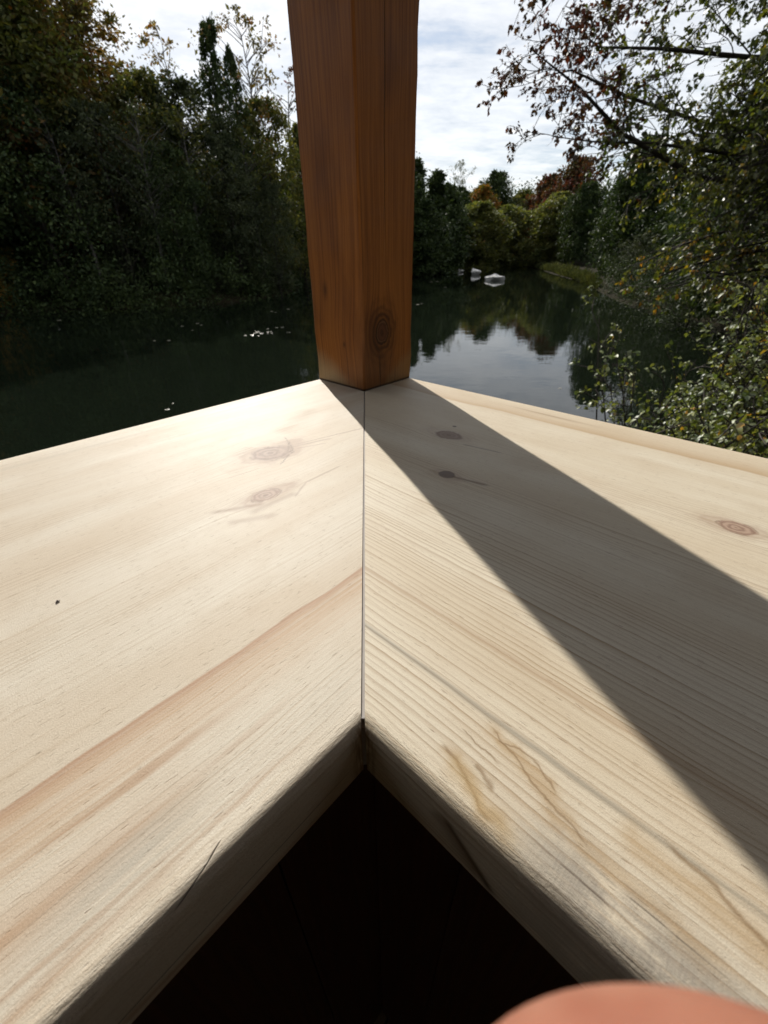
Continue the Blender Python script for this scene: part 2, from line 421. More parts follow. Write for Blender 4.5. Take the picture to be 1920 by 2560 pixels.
m, b = material('grey_joint_filler', 0.7)
x, y, z = coords('Object', 1000.0)
n1 = noise(vec(x * 0.5, y * 0.12, z), 1.0, 3.0)
setin(b, 'Base Color', mixc(sstep(noise(vec(x * 2.0, y * 0.16, 3.0), 1.0, 2.0), 0.66, 0.72), mixc(n1, (0.30, 0.27, 0.25), (0.45, 0.42, 0.40)), (0.04, 0.035, 0.03)))
bump(b, n1, 0.4, 0.0003)
M_fill = m

def plain(name, c0, c1, rough=0.8, sc=3.0, spec=0.4):
    m, b = material(name, rough, spec)
    x, y, z = coords('Object')
    n = noise(vec(x, y, z), sc, 5.0, 0.6)
    setin(b, 'Base Color', mixc(sstep(n, 0.3, 0.7), c0, c1))
    bump(b, n, 0.5, 0.02)
    return m

def leaf_material(name, a, bcol, accent=None, acc_at=0.93, trans=0.28, rough=0.42, sc=0.6, spec=0.5):
    """green to turning leaves; each leaf its own tint"""
    m, b = material(name, rough, spec)
    gi = m.node_tree.nodes.new('ShaderNodeNewGeometry')
    rnd = E(gi.outputs['Random Per Island'])
    x, y, z = coords('Object')
    n = noise(vec(x, y, z), sc, 3.0, 0.6)
    c = mixc(clamp(sstep(n, 0.35, 0.68) * 0.75 + (rnd - 0.5) * 0.8 + 0.1), a, bcol)
    if accent:
        c = mixc(sstep(fx('FRACT', rnd * 7.31) * 0.55 + n * 0.75, acc_at - 0.03, acc_at + 0.03), c, accent)
    v = fx('FRACT', rnd * 13.7) * 0.9 + 0.55
    c = mixc(1.0, c, vec(v, v, v), 'MULTIPLY')
    setin(b, 'Base Color', c)
    tr = m.node_tree.nodes.new('ShaderNodeBsdfTranslucent')
    m.node_tree.links.new(mixc(1.0, c, (1.5, 1.5, 0.6), 'MULTIPLY'), tr.inputs['Color'])
    mx = m.node_tree.nodes.new('ShaderNodeMixShader'); mx.inputs[0].default_value = trans
    out = m.node_tree.nodes['Material Output']
    m.node_tree.links.new(b.outputs[0], mx.inputs[1]); m.node_tree.links.new(tr.outputs[0], mx.inputs[2])
    m.node_tree.links.new(mx.outputs[0], out.inputs[0])
    return m
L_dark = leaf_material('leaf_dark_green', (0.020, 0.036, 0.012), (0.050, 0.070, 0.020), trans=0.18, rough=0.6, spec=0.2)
L_olive = leaf_material('leaf_olive', (0.052, 0.070, 0.021), (0.130, 0.120, 0.038), (0.17, 0.085, 0.022), 0.98, trans=0.38, rough=0.6, spec=0.2)
L_brown = leaf_material('leaf_brown_olive', (0.068, 0.066, 0.025), (0.17, 0.105, 0.040), (0.20, 0.075, 0.022), 0.90, trans=0.40, rough=0.6, spec=0.2)
L_red = leaf_material('leaf_red', (0.042, 0.044, 0.017), (0.125, 0.040, 0.024), (0.17, 0.026, 0.018), 0.90, trans=0.25, rough=0.6, spec=0.2)
L_orange = leaf_material('leaf_orange', (0.07, 0.080, 0.016), (0.20, 0.115, 0.020), (0.42, 0.14, 0.025), 0.82, trans=0.3, rough=0.6, spec=0.2)
L_grey = leaf_material('leaf_grey_green', (0.026, 0.038, 0.017), (0.070, 0.080, 0.036), trans=0.22, rough=0.6, spec=0.22)
L_olive_lit = leaf_material('leaf_sunlit_olive', (0.060, 0.078, 0.024), (0.150, 0.145, 0.045), (0.20, 0.10, 0.03), 0.98, trans=0.42, rough=0.55, spec=0.3)  # lighter copy of the olive leaves, sunlight put into the colour
L_pale = leaf_material('leaf_pale_green', (0.06, 0.075, 0.035), (0.13, 0.135, 0.06), trans=0.28, rough=0.6, spec=0.25)
L_yellow = leaf_material('leaf_yellow', (0.14, 0.105, 0.02), (0.32, 0.20, 0.03), (0.36, 0.16, 0.02), 0.8, trans=0.35, rough=0.45, spec=0.4)
L_maple = leaf_material('leaf_maple_near', (0.050, 0.075, 0.017), (0.150, 0.155, 0.030), (0.42, 0.26, 0.022), 0.965, trans=0.34, rough=0.40, sc=0.9, spec=0.7)
L_maplered = leaf_material('leaf_maple_rusty', (0.050, 0.035, 0.016), (0.115, 0.036, 0.020), (0.15, 0.03, 0.018), 0.9, trans=0.2, rough=0.45, sc=0.9, spec=0.25)
L_shrub = leaf_material('leaf_shrub', (0.080, 0.115, 0.032), (0.215, 0.225, 0.058), (0.60, 0.30, 0.035), 0.955, trans=0.28, rough=0.46, sc=2.5, spec=0.9)
L_grass = leaf_material('leaf_bank_grass', (0.045, 0.055, 0.020), (0.085, 0.088, 0.034), trans=0.2, rough=0.7, sc=0.5, spec=0.15)
M_bark = plain('bark_dark', (0.018, 0.014, 0.011), (0.055, 0.045, 0.036), 0.85, 6.0)
M_barkg = plain('bark_grey', (0.05, 0.044, 0.038), (0.12, 0.11, 0.10), 0.85, 5.0)

# ------------------------------------------------------------------ ground and water
SHORE = [(-100, 60), (-80, 62), (-60, 48), (-38, 37), (-30, 34.5), (-24, 33.5), (-16, 36), (-10, 41), (-7, 50), (-2, 58), (3, 63), (7, 70), (9.5, 96),
         (12, 110), (16, 116), (18.5, 114), (20.5, 90), (22.5, 72), (24.5, 60), (26, 52), (27.5, 43), (30, 35), (34, 32), (38, 28), (42, 23), (45, 17), (46.5, 12.5), (47.5, 9.5), (46, 7), (43.5, 5.5), (39, 4.3), (30, 3.5), (0, 3.0), (-40, 3.6), (-75, 7), (-95, 20)]
POLY = np.array([polar(a, d)[:2] for a, d in SHORE])
def shore_dist(P):
    """signed distance to the shoreline: negative over water"""
    A = POLY; B = np.roll(POLY, -1, 0)
    d = np.full(len(P), 1e9); inside = np.zeros(len(P), bool)
    for a, b_ in zip(A, B):
        e = b_ - a; t = np.clip(((P - a) @ e) / (e @ e), 0, 1)
        d = np.minimum(d, np.linalg.norm(P - a - t[:, None] * e, axis=1))
        cr = ((a[1] > P[:, 1]) != (b_[1] > P[:, 1])) & (P[:, 0] < e[0] * (P[:, 1] - a[1]) / (e[1] if abs(e[1]) > 1e-9 else 1e-9) + a[0])
        inside ^= cr
    return np.where(inside, -d, d)
def ground_z(P):
    P = np.atleast_2d(np.asarray(P, float))[:, :2]
    s = shore_dist(P)
    wav = 0.10 * np.sin(P[:, 0] * 0.7 + 1.3 * np.sin(P[:, 1] * 0.31)) + 0.08 * np.sin(P[:, 1] * 0.9 + 2.0)
    z = np.where(s < 0, np.maximum(-1.4, s * 0.45), 0.55 * (1 - np.exp(-np.maximum(s, 0) * 1.3)) + np.minimum(np.maximum(s, 0) * 0.045, 6.0))
    z = z + np.where(s > 0, wav * np.clip(s, 0, 1), 0)
    r = np.hypot(P[:, 0], P[:, 1] + 1.8)             # levelled mound under the pavilion
    k = np.clip((6.0 - r) / 2.6, 0, 1); k = k * k * (3 - 2 * k) * np.clip(s / 1.2, 0, 1)
    return z * (1 - k) + 1.72 * k
core = np.concatenate([np.arange(-70, -12, 1.6), np.arange(-12, 12, 0.5), np.arange(12, 90, 1.6)])
gx = np.concatenate([[-2500, -1200, -500, -250, -140, -95], core, [110, 160, 260, 500, 1200, 2500]])
gy = np.concatenate([[-2500, -1200, -500, -200, -90, -45], np.arange(-25, -9, 1.6), np.arange(-9, 12, 0.5), np.arange(12, 132, 1.6), [140, 170, 260, 500, 1200, 2500]])
GX, GY = np.meshgrid(gx, gy)
GP = np.stack([GX.ravel(), GY.ravel()], 1)
GZ = ground_z(GP)
nx, ny = len(gx), len(gy)
I = np.arange(nx * ny).reshape(ny, nx)
F = np.stack([I[:-1, :-1].ravel(), I[:-1, 1:].ravel(), I[1:, 1:].ravel(), I[1:, :-1].ravel()], 1)
m, b = material('forest_floor', 0.95, 0.08)
x, y, z = coords('Object')
n1 = noise(vec(x, y, z), 0.5, 5.0, 0.6); n2 = noise(vec(x, y, z), 6.0, 5.0, 0.7)
setin(b, 'Base Color', mixc(sstep(n2, 0.35, 0.7), mixc(sstep(n1, 0.35, 0.65), (0.016, 0.018, 0.008), (0.030, 0.024, 0.012)), (0.018, 0.013, 0.008)))
bump(b, n2, 0.6, 0.05)
tag(link('ground', fast_mesh('ground', np.column_stack([GP, GZ]), F, m, True)), 'dark leaf-strewn earth bank around the pond', kind='structure')

m, b = material('pond_water', 0.012, 0.5)
b.inputs['Base Color'].default_value = (0.0055, 0.0080, 0.0048, 1)
b.inputs['IOR'].default_value = 1.333
x, y, z = coords('Object')
h = noise(vec(x, y * 1.5, 0.0), 0.55, 3.0, 0.55) * 1.0 + noise(vec(x, y * 2.2, 1.0), 3.2, 2.0, 0.5) * 0.16
calm = sstep(noise(vec(x, y, 5.0), 0.06, 2.0), 0.35, 0.65, 0.35, 1.0)
bump(b, h * calm, 0.22, 0.028)
tag(link('water', fast_mesh('water', np.array([(-200, -90, 0), (260, -90, 0), (260, 400, 0), (-200, 400, 0)], float), np.array([[0, 1, 2, 3]]), m)),
    'dark still pond mirroring the trees and sky', kind='structure')


# ------------------------------------------------------------------ the pavilion
W, T = 0.3928, 0.0317                            # rail board width and thickness
YO = W / S2                                      # outer corner along the mitre
PS = 0.089                                       # post side
LEN = 3.0
gz = empty('gazebo', (0, YO, ground_z([(0, YO)])[0]))
tag(gz, 'wooden pavilion corner with pale mitred rail boards, red-brown post and dark half walls', 'gazebo')
def frame(ex, org):
    ey = Vector((-ex.y, ex.x, 0))
    return Matrix(((ex.x, ey.x, 0, org[0]), (ex.y, ey.y, 0, org[1]), (0, 0, 1, org[2]), (0, 0, 0, 1)))
GZ_M = Matrix.Translation(gz.location)
def put(name, me, world_m, parent_obj, parent_m):
    o = bpy.data.objects.new(name, me); COL.objects.link(o)
    o.parent = parent_obj
    o.matrix_local = parent_m.inverted() @ world_m
    return o

def rail_board(side):
    """profile with a worn round-over on the inner top edge, mitred at the corner"""
    r, r2, bv = 0.0055, 0.003, 0.0015
    prof = [(0.0, -T + bv)]
    for k in range(8):
        a = math.pi - k / 7 * math.pi / 2
        prof.append((r + r * math.cos(a), -r + r * math.sin(a)))
    for yy in np.linspace(0.03, W - 0.02, 9): prof.append((yy, 0.0))
    for k in range(4):
        a = math.pi / 2 - k / 3 * math.pi / 2
        prof.append((W - r2 + r2 * math.cos(a), -r2 + r2 * math.sin(a)))
    prof += [(W, -T), (bv, -T)]
    n = len(prof)
    rng = np.random.default_rng(4 if side == 'L' else 9)
    ts = np.concatenate([[0.0, 0.004], np.arange(0.012, 0.40, 0.008), np.linspace(0.42, 1.0, 12)])
    wob = np.cumsum(rng.normal(0, 0.00016, len(ts))); wob -= np.linspace(wob[0], wob[-1], len(ts))
    gap = 0.00075 * 1.414
    V = []
    for i, t in enumerate(ts):
        for j, (yy, zz) in enumerate(prof):
            end = yy - gap if side == 'L' else -(yy - gap)
            d = t * LEN
            xx = end - d if side == 'L' else end + d
            w_ = wob[i] if 1 <= j <= 8 else 0.0
            V.append((xx, yy + w_ * 0.9, zz + w_ * 0.5 * (1 if j < 8 else 0)))
    F = []
    for i in range(len(ts) - 1):
        for j in range(n):
            a, b_ = i * n + j, i * n + (j + 1) % n
            q_ = (a, b_, b_ + n, a + n)
            F.append(q_ if side == 'L' else q_[::-1])
    c0 = tuple(range(n)); c1 = tuple(range((len(ts) - 1) * n, len(ts) * n))
    F += [c0[::-1], c1] if side == 'L' else [c0, c1[::-1]]
    mb = MB(); mb.add(V, F)
    me = mb.data('rail_board', M_railL if side == 'L' else M_railR)
    for p in me.polygons: p.use_smooth = len(p.vertices) == 4
    me.set_sharp_from_angle(angle=rad(40))
    ex = Vector((S2, S2, 0)) if side == 'L' else Vector((S2, -S2, 0))
    o = put('rail_board', me, frame(ex, (0, 0, RAIL_Z)), gz, GZ_M)
    tag(o, 'left pale pine rail board with two swirled knots and a reddish streak' if side == 'L'
        else 'right pale pine rail board with close growth lines and grey weathered inner edge')
    return o
rail_board('L'); rail_board('R')

# grey filler standing in the mitre gap, a little below the surface
mb = MB()
hw = 0.00072
mb.box(-hw, hw, 0.0032, YO - 0.002, -T + 0.002, -0.0009)
mb.box(-hw, hw, 0.0008, 0.00318, -T + 0.0021, -0.0030)
tag(put('joint_filler', mb.data('joint_filler', M_fill), Matrix.Translation((0, 0, RAIL_Z)), gz, GZ_M), 'thin grey filler line along the mitre joint')

# posts: square, arrises eased
def post_mesh(h0, h1):
    mb = MB(); c = 0.0022; s = PS / 2
    ring = [(s, -s + c), (s, s - c), (s - c, s), (-s + c, s), (-s, s - c), (-s, -s + c), (-s + c, -s), (s - c, -s)]
    zs = [h0] + list(np.linspace(0.0, 0.8, 28)) + [h1]
    rng = np.random.default_rng(3)
    V = []
    for z_ in zs:
        for i, (x_, y_) in enumerate(ring):
            j = rng.normal(0, 0.00035) if 0 < z_ < 0.8 else 0.0
            V.append((x_ * (1 + j / s), y_ * (1 + j / s), z_))
    F = [(i * 8 + k, i * 8 + (k + 1) % 8, (i + 1) * 8 + (k + 1) % 8, (i + 1) * 8 + k) for i in range(len(zs) - 1) for k in range(8)]
    F += [tuple(range(8))[::-1], tuple(range((len(zs) - 1) * 8, len(zs) * 8))]
    mb.add(V, F)
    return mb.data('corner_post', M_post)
ROOF_H = 1.12                                    # beam underside above the rail
pme = post_mesh(0.0008, ROOF_H)
pme_full = post_mesh(-1.3, ROOF_H)
exR, exL = Vector((S2, -S2, 0)), Vector((-S2, -S2, 0))
PC = Vector((0, YO - S2 * PS, RAIL_Z))           # centre of the corner post
DP = LEN - PS
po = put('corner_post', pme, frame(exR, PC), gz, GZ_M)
tag(po, 'red-brown stained square post rising from the rail corner')
# the lower half of the same post stands under the rail
for k, v in enumerate((exR * DP, exL * DP, (exR + exL) * DP)):
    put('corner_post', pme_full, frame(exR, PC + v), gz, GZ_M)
mb = MB(); mb.box(-PS / 2, PS / 2, -PS / 2, PS / 2, -1.3, -T - 0.001)
put('post_foot', mb.data('post_foot', M_dark), frame(exR, PC), gz, GZ_M)

# half walls of upright boards under the two rails, and a boarded floor
FLOOR_Z = -1.05
rng = np.random.default_rng(8)
for side in 'LR':
    ex = exL if side == 'L' else exR
    back = Vector((-S2, S2, 0)) if side == 'L' else Vector((S2, S2, 0))
    wall_m = Matrix(((ex.x, back.x, 0, 0), (ex.y, back.y, 0, 0), (0, 0, 1, RAIL_Z), (0, 0, 0, 1)))
    start = -0.05 if side == 'L' else -0.05
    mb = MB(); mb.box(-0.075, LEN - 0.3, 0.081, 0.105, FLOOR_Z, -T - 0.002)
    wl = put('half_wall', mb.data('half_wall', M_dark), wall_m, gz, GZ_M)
    a = -0.085 if side == 'L' else -0.048
    k = 0
    wbd = None
    while a < LEN - 0.45:
        w_ = (0.115 if side == 'L' else 0.078) if k == 0 else 0.138
        if wbd is None or k == 1:
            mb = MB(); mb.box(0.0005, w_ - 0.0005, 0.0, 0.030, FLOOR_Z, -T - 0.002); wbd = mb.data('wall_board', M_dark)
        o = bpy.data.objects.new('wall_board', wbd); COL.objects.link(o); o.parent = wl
        o.location = (a, 0.05 + rng.uniform(-0.001, 0.001), 0)
        a += w_; k += 1
fl_m = frame(exR, PC + Vector((0, 0, FLOOR_Z)))
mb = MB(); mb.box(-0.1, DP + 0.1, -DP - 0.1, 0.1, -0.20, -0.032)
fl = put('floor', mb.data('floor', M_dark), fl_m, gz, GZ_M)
mb = MB(); mb.box(0.002, 0.136, -DP - 0.1, 0.1, -0.031, 0.0); fbd = mb.data('floor_board', M_floor)
k = 0
while -0.1 + k * 0.138 < DP:
    o = bpy.data.objects.new('floor_board', fbd); COL.objects.link(o); o.parent = fl
    o.location = (-0.1 + k * 0.138, 0, rng.uniform(-0.0015, 0.0)); k += 1

# roof: ring beam, hip rafters and four boarded slopes
rf_m = frame(exR, PC + Vector((0, 0, ROOF_H)))
mb = MB()
for a0, a1, b0, b1 in ((-0.045, DP + 0.045, -0.045, 0.045), (-0.045, DP + 0.045, -DP - 0.045, -DP + 0.045)):
    mb.box(a0, a1, b0, b1, 0.0, 0.18)
for a0, a1 in ((-0.045, 0.045), (DP - 0.045, DP + 0.045)):
    mb.box(a0, a1, -DP + 0.046, -0.046, 0.001, 0.179)
rf = put('roof', mb.data('roof', M_dark), rf_m, gz, GZ_M)
cx_, ov, rise = DP / 2, 0.58, 1.15
apex = (cx_, -cx_, 0.181 + rise)
cor = [(-ov, ov), (DP + ov, ov), (DP + ov, -DP - ov), (-ov, -DP - ov)]
ez = 0.181 - rise * ov / cx_ * 0.6
for i in range(4):
    p, q_ = cor[i], cor[(i + 1) % 4]
    mb = MB()
    lo = [(*p, ez), (*q_, ez), apex]
    mb.add([*lo, *[(v[0], v[1], v[2] + 0.035) for v in lo]], [(0, 1, 2), (5, 4, 3), (0, 3, 4, 1), (1, 4, 5, 2), (2, 5, 3, 0)])
    o = mb.build('roof_slope', M_dark, rf)


# ------------------------------------------------------------------ foliage builders
def unit(v): return v / (np.linalg.norm(v, axis=-1, keepdims=True) + 1e-9)
def leaf_cards(P, D, size, rng, aspect=0.55, up_bias=0.6, detailed=False):
    """P leaf bases, D leaf directions; returns vertices and faces of folded leaf blades"""
    n = len(P)
    D = unit(D)
    N = unit(rng.normal(size=(n, 3)) + np.array([0, 0, up_bias * 2]))
    N = unit(N - (N * D).sum(1)[:, None] * D)
    Sd = np.cross(D, N)
    L = (size * rng.uniform(0.45, 1.0, n) ** 0.7 * rng.choice([0.9, 1.1, 1.45], n))[:, None]
    w = L * aspect * 0.5
    if not detailed:
        fold = N * w * 0.35
        V = np.stack([P, P + D * L * 0.45 + Sd * w + fold, P + D * L, P + D * L * 0.45 - Sd * w + fold], 1)
        k = np.arange(n)[:, None] * 4
        F = np.concatenate([k + np.array([[0, 1, 2]]), k + np.array([[0, 2, 3]])], 0)
        return V.reshape(-1, 3), F
    cur = N * L
    V = np.stack([P, P + D * L * 0.30 + Sd * w * 0.95 + N * w * 0.30 + cur * 0.06, P + D * L * 0.68 + Sd * w * 0.80 + N * w * 0.25 + cur * 0.05,
                  P + D * L - cur * 0.08, P + D * L * 0.68 - Sd * w * 0.80 + N * w * 0.25 + cur * 0.05, P + D * L * 0.30 - Sd * w * 0.95 + N * w * 0.30 + cur * 0.06,
                  P + D * L * 0.35 + cur * 0.05, P + D * L * 0.70 + cur * 0.03], 1)
    k = np.arange(n)[:, None] * 8
    F = np.concatenate([k + np.array([t]) for t in ([0, 1, 6], [1, 2, 7], [1, 7, 6], [2, 3, 7], [0, 6, 5], [6, 4, 5], [6, 7, 4], [7, 3, 4])], 0)
    return V.reshape(-1, 3), F
def bend(p0, p1, rng, n=6, sag=0.0, wob=0.04):
    t = np.linspace(0, 1, n)[:, None]
    L = np.linalg.norm(p1 - p0)
    P = p0 + (p1 - p0) * t
    P += np.sin(t * math.pi) * rng.normal(0, wob, 3) * L
    P[:, 2] += (np.sin(t[:, 0] * math.pi) * sag) * L
    return P

def tree_proto(kind, seed, H=14.0, R=3.6, base=0.2, nclump=150, per=85, leaf=0.32):
    """trunk mesh and crown mesh of one tree, foot at the origin"""
    rng = np.random.default_rng(seed)
    tb = MB()
    lean = rng.normal(0, 0.03, 2) * H
    tz = np.linspace(0, 1, 9)
    tp = np.stack([lean[0] * tz ** 1.5 + rng.normal(0, .06, 9) * (tz > 0), lean[1] * tz ** 1.5 + rng.normal(0, .06, 9) * (tz > 0), tz * H * 0.93], 1)
    r0 = H * 0.0125
    tb.tube(tp, r0 * (1 - tz * 0.93) + 0.01 + r0 * 0.7 * np.exp(-tz * 25), 7)
    t = rng.uniform(0, 1, nclump)
    if kind == 'broad':
        prof = lambda t: np.sqrt(np.clip(1 - ((t - 0.42) / 0.60) ** 2, 0.02, 1))
    elif kind == 'column':
        prof = lambda t: np.clip(0.55 + 0.45 * np.sin(t * 2.6), .1, 1) * (1 - t ** 4 * 0.9)
    elif kind == 'cone':
        prof = lambda t: (1 - t) ** 0.8 + 0.04
    else:
        prof = lambda t: np.sqrt(np.clip(1 - ((t - 0.5) / 0.56) ** 2, 0.03, 1)) * (1 + 0.25 * np.sin(t * 17))
    ang = rng.uniform(0, 2 * math.pi, nclump)
    lobes = 1 + 0.30 * np.sin(ang * 3 + seed + t * 5) + 0.25 * np.sin(ang * 5 + 2.0 * seed + t * 9)
    rr = np.sqrt(rng.uniform(0.12, 1, nclump)) * prof(t) * R * lobes
    zc = (base + t * (1 - base)) * H
    k = np.clip(zc / H, 0, 1)
    C = np.stack([lean[0] * k ** 1.5 + np.cos(ang) * rr, lean[1] * k ** 1.5 + np.sin(ang) * rr, zc], 1)
    # limbs from the trunk to a share of the clumps
    for i in rng.choice(nclump, min(nclump, 46 if kind != 'sparse' else 70), replace=False):
        h = max(0.08 * H, C[i, 2] - rr[i] * rng.uniform(0.5, 1.1))
        j = np.array([np.interp(h, tp[:, 2], tp[:, 0]), np.interp(h, tp[:, 2], tp[:, 1]), h])
        P = bend(j, C[i], rng, 5, 0.06, 0.05)
        tb.tube(P, np.linspace(r0 * 0.32 * (1 - h / H * 0.6), 0.012, 5), 4, False)
    cs = (0.30 + 0.65 * rng.random(nclump) ** 1.5) * np.clip(prof(t), 0.4, 1.0) * (R / 3.6) * (0.9 if kind in ('broad', 'column', 'cone') else 0.6)
    idx = np.repeat(np.arange(nclump), rng.integers(int(per * .5), int(per * 1.5), nclump))
    off = rng.normal(size=(len(idx), 3)) * cs[idx][:, None]
    off[:, 2] *= 0.62 if kind != 'column' else 1.4
    P = C[idx] + off
    D = unit(off) + rng.normal(0, 0.7, off.shape) + np.array([0, 0, -0.25 if kind != 'column' else 0.5])
    V, F = leaf_cards(P, D, leaf, rng)
    return tb.data('trunk', M_bark, True), fast_mesh('crown', V, F, None)

PROTO = {
    'broad1': tree_proto('broad', 1, nclump=170), 'broad2': tree_proto('broad', 2, R=3.2, base=0.14, nclump=160), 'broad3': tree_proto('broad', 3, R=4.0, base=0.10, nclump=200),
    'tall1': tree_proto('broad', 21, H=20, R=4.6, base=0.12, nclump=420, per=110, leaf=0.30), 'tall2': tree_proto('broad', 22, H=20, R=4.2, base=0.2, nclump=400, per=110, leaf=0.30),
    'low': tree_proto('broad', 8, H=12, R=4.2, base=0.06, nclump=260, per=90, leaf=0.23), 'low2': tree_proto('broad', 28, H=12, R=3.8, base=0.03, nclump=230, per=80, leaf=0.21),
    'far1': tree_proto('broad', 31, R=3.9, base=0.08, nclump=260, per=85, leaf=0.46), 'far2': tree_proto('broad', 32, R=3.4, base=0.1, nclump=240, per=80, leaf=0.46), 'far3': tree_proto('cone', 33, R=3.3, base=0.03, nclump=260, per=80, leaf=0.44),
    'column': tree_proto('column', 4, R=1.5, base=0.25, nclump=95, per=70, leaf=0.26), 'column2': tree_proto('column', 14, R=1.1, base=0.3, nclump=70, per=62, leaf=0.24),
    'sparse': tree_proto('sparse', 5, R=2.6, base=0.42, nclump=75, per=24, leaf=0.24), 'sparse2': tree_proto('sparse', 15, R=2.2, base=0.45, nclump=62, per=20, leaf=0.24),
    'cone': tree_proto('cone', 6, R=2.9, base=0.05, nclump=190, per=55, leaf=0.28), 'cone2': tree_proto('cone', 16, R=2.4, base=0.05, nclump=160, per=55, leaf=0.28),
}
PH = {k: (12.0 if 'low' in k else 20.0 if 'tall' in k else 14.0) for k in PROTO}
def tree(name, label, group, az, d, el_top, proto, mat, wide=1.0, rz=0.0, cat='tree'):
    """a tree whose top shows at elevation el_top"""
    p = polar(az, d); z0 = ground_z([p[:2]])[0] - 0.1
    h = CAM.z + d * math.tan(rad(el_top)) - z0
    s = h / PH[proto]
    o = empty(name, (p[0], p[1], z0), rz)
    o.scale = (s * wide, s * wide, s)
    tag(o, label, cat, group)
    t = link('trunk', PROTO[proto][0], o)
    c = link('crown', PROTO[proto][1], o)
    if not c.data.materials: c.data.materials.append(mat)
    c.material_slots[0].link = 'OBJECT'; c.material_slots[0].material = mat
    return o

GL, GF, GR = 'trees on the shaded left shore', 'trees on the far shore', 'trees along the right shore'
LEFT = [  # name, label, az, d, el, proto, material, width, turn
    ('broadleaf_tree', 'tall rusty brown and green tree filling the top left corner', -34.5, 43, 25, 'tall1', L_brown, 1.1, 0.3),
    ('broadleaf_tree', 'tall olive tree just right of the top left corner tree', -31.0, 42, 20.5, 'tall2', L_olive, 1.15, 1.2),
    ('broadleaf_tree', 'brown-tipped tree whose crown slopes down into the left patch of sky', -26.8, 44, 17.6, 'tall2', L_brown, 1.2, 2.2),
    ('broadleaf_tree', 'dark green tree low at the left edge behind the yellow bush', -38.5, 39, 17, 'broad2', L_dark, 1.2, 4.0),
    ('broadleaf_tree', 'dark tree in front of the tall left corner trees, low crown to the water', -31.5, 38, 12.5, 'low', L_dark, 1.0, 0.0),
    ('broadleaf_tree', 'dim green tree standing between the dark left waterside trees', -25.5, 37.5, 11.0, 'low2', L_grey, 0.9, 2.6),
    ('broadleaf_tree', 'olive tree with thin dark stems below the left skyline dip', -20.6, 41, 13.2, 'broad2', L_olive, 1.0, 5.1),
    ('birch_tree', 'thin twiggy bare-topped tree in the dip of the left skyline', -17.6, 45, 16.0, 'sparse2', L_brown, 1.0, 0.7),
    ('broadleaf_tree', 'grey-green tree directly below the thin twiggy treetop', -16.6, 42, 13.0, 'broad1', L_grey, 0.95, 3.3),
    ('columnar_tree', 'tallest dark spire of the columnar group left of the post', -13.4, 43, 17.2, 'column', L_dark, 0.55, 0.0),
    ('columnar_tree', 'shorter dark spire at the left of the columnar group', -14.7, 44, 16.6, 'column2', L_dark, 0.8, 1.0),
    ('columnar_tree', 'broad dark spire at the right of the columnar group', -12.4, 43.5, 15.6, 'column', L_dark, 0.55, 2.0),
    ('birch_tree', 'airy see-through tree rising alone between the spires and the post', -10.4, 46, 17.6, 'sparse', L_brown, 0.9, 0.0),
    ('broadleaf_tree', 'reddish brown tree against the sky just left of the post', -7.9, 52, 14.3, 'sparse2', L_red, 1.1, 2.0),
    ('broadleaf_tree', 'yellow-olive tree below the airy tree left of the post', -10.0, 45, 12.4, 'broad2', L_olive, 0.85, 1.5),
    ('broadleaf_tree', 'dark waterside tree with drooping crown under the dark spires', -14.3, 40, 9.6, 'low2', L_grey, 0.8, 0.6),
    ('broadleaf_tree', 'faintly green waterside tree between spires and the left skyline dip', -20.5, 37, 8.8, 'low', L_dark, 0.8, 3.9),
    ('conifer_tree', 'olive cone-shaped tree touching the left edge of the post', -7.2, 48, 10.8, 'cone', L_olive, 0.9, 0.0),
    ('broadleaf_tree', 'grey leafy waterside tree low beside the left edge of the post', -10.3, 41, 6.2, 'low2', L_grey, 0.75, 4.4),
    ('broadleaf_tree', 'dark tree mostly hidden behind the post', -3.0, 62, 11.0, 'broad1', L_olive, 1.1, 0.2),
    ('broadleaf_tree', 'green tree mostly hidden behind the right half of the post', 2.6, 68, 9.5, 'broad2', L_dark, 1.2, 0.9),
]
for n_, lb, az, d, el, pr, mt, w_, rz in LEFT: tree(n_, lb, GL, az, d, el, pr, mt, w_, rz)
for n_, lb, az, d, el, pr, mt, w_, rz in (
        ('slender_tree', 'slender grey-stemmed tree leaning out under the left corner trees', -28.4, 37, 10.5, 'sparse2', L_grey, 1.1, 0.4),
        ('slender_tree', 'slender thin-leaved tree with grey stem mid left of the spires', -22.3, 36.5, 11.6, 'sparse', L_grey, 1.0, 1.9),
        ('slender_tree', 'slender sparse tree right of the mid left grey-stemmed one', -18.4, 38.5, 12.0, 'sparse2', L_olive, 1.2, 3.1),
        ('slender_tree', 'slender sparse tree standing below the airy tree by the post', -11.8, 41, 10.4, 'sparse', L_olive, 1.1, 4.6)):
    o_ = tree(n_, lb, GL, az, d, el, pr, mt, w_, rz)
    for c_ in o_.children:
        if c_.name.startswith('trunk'): c_.material_slots[0].link = 'OBJECT'; c_.material_slots[0].material = M_barkg
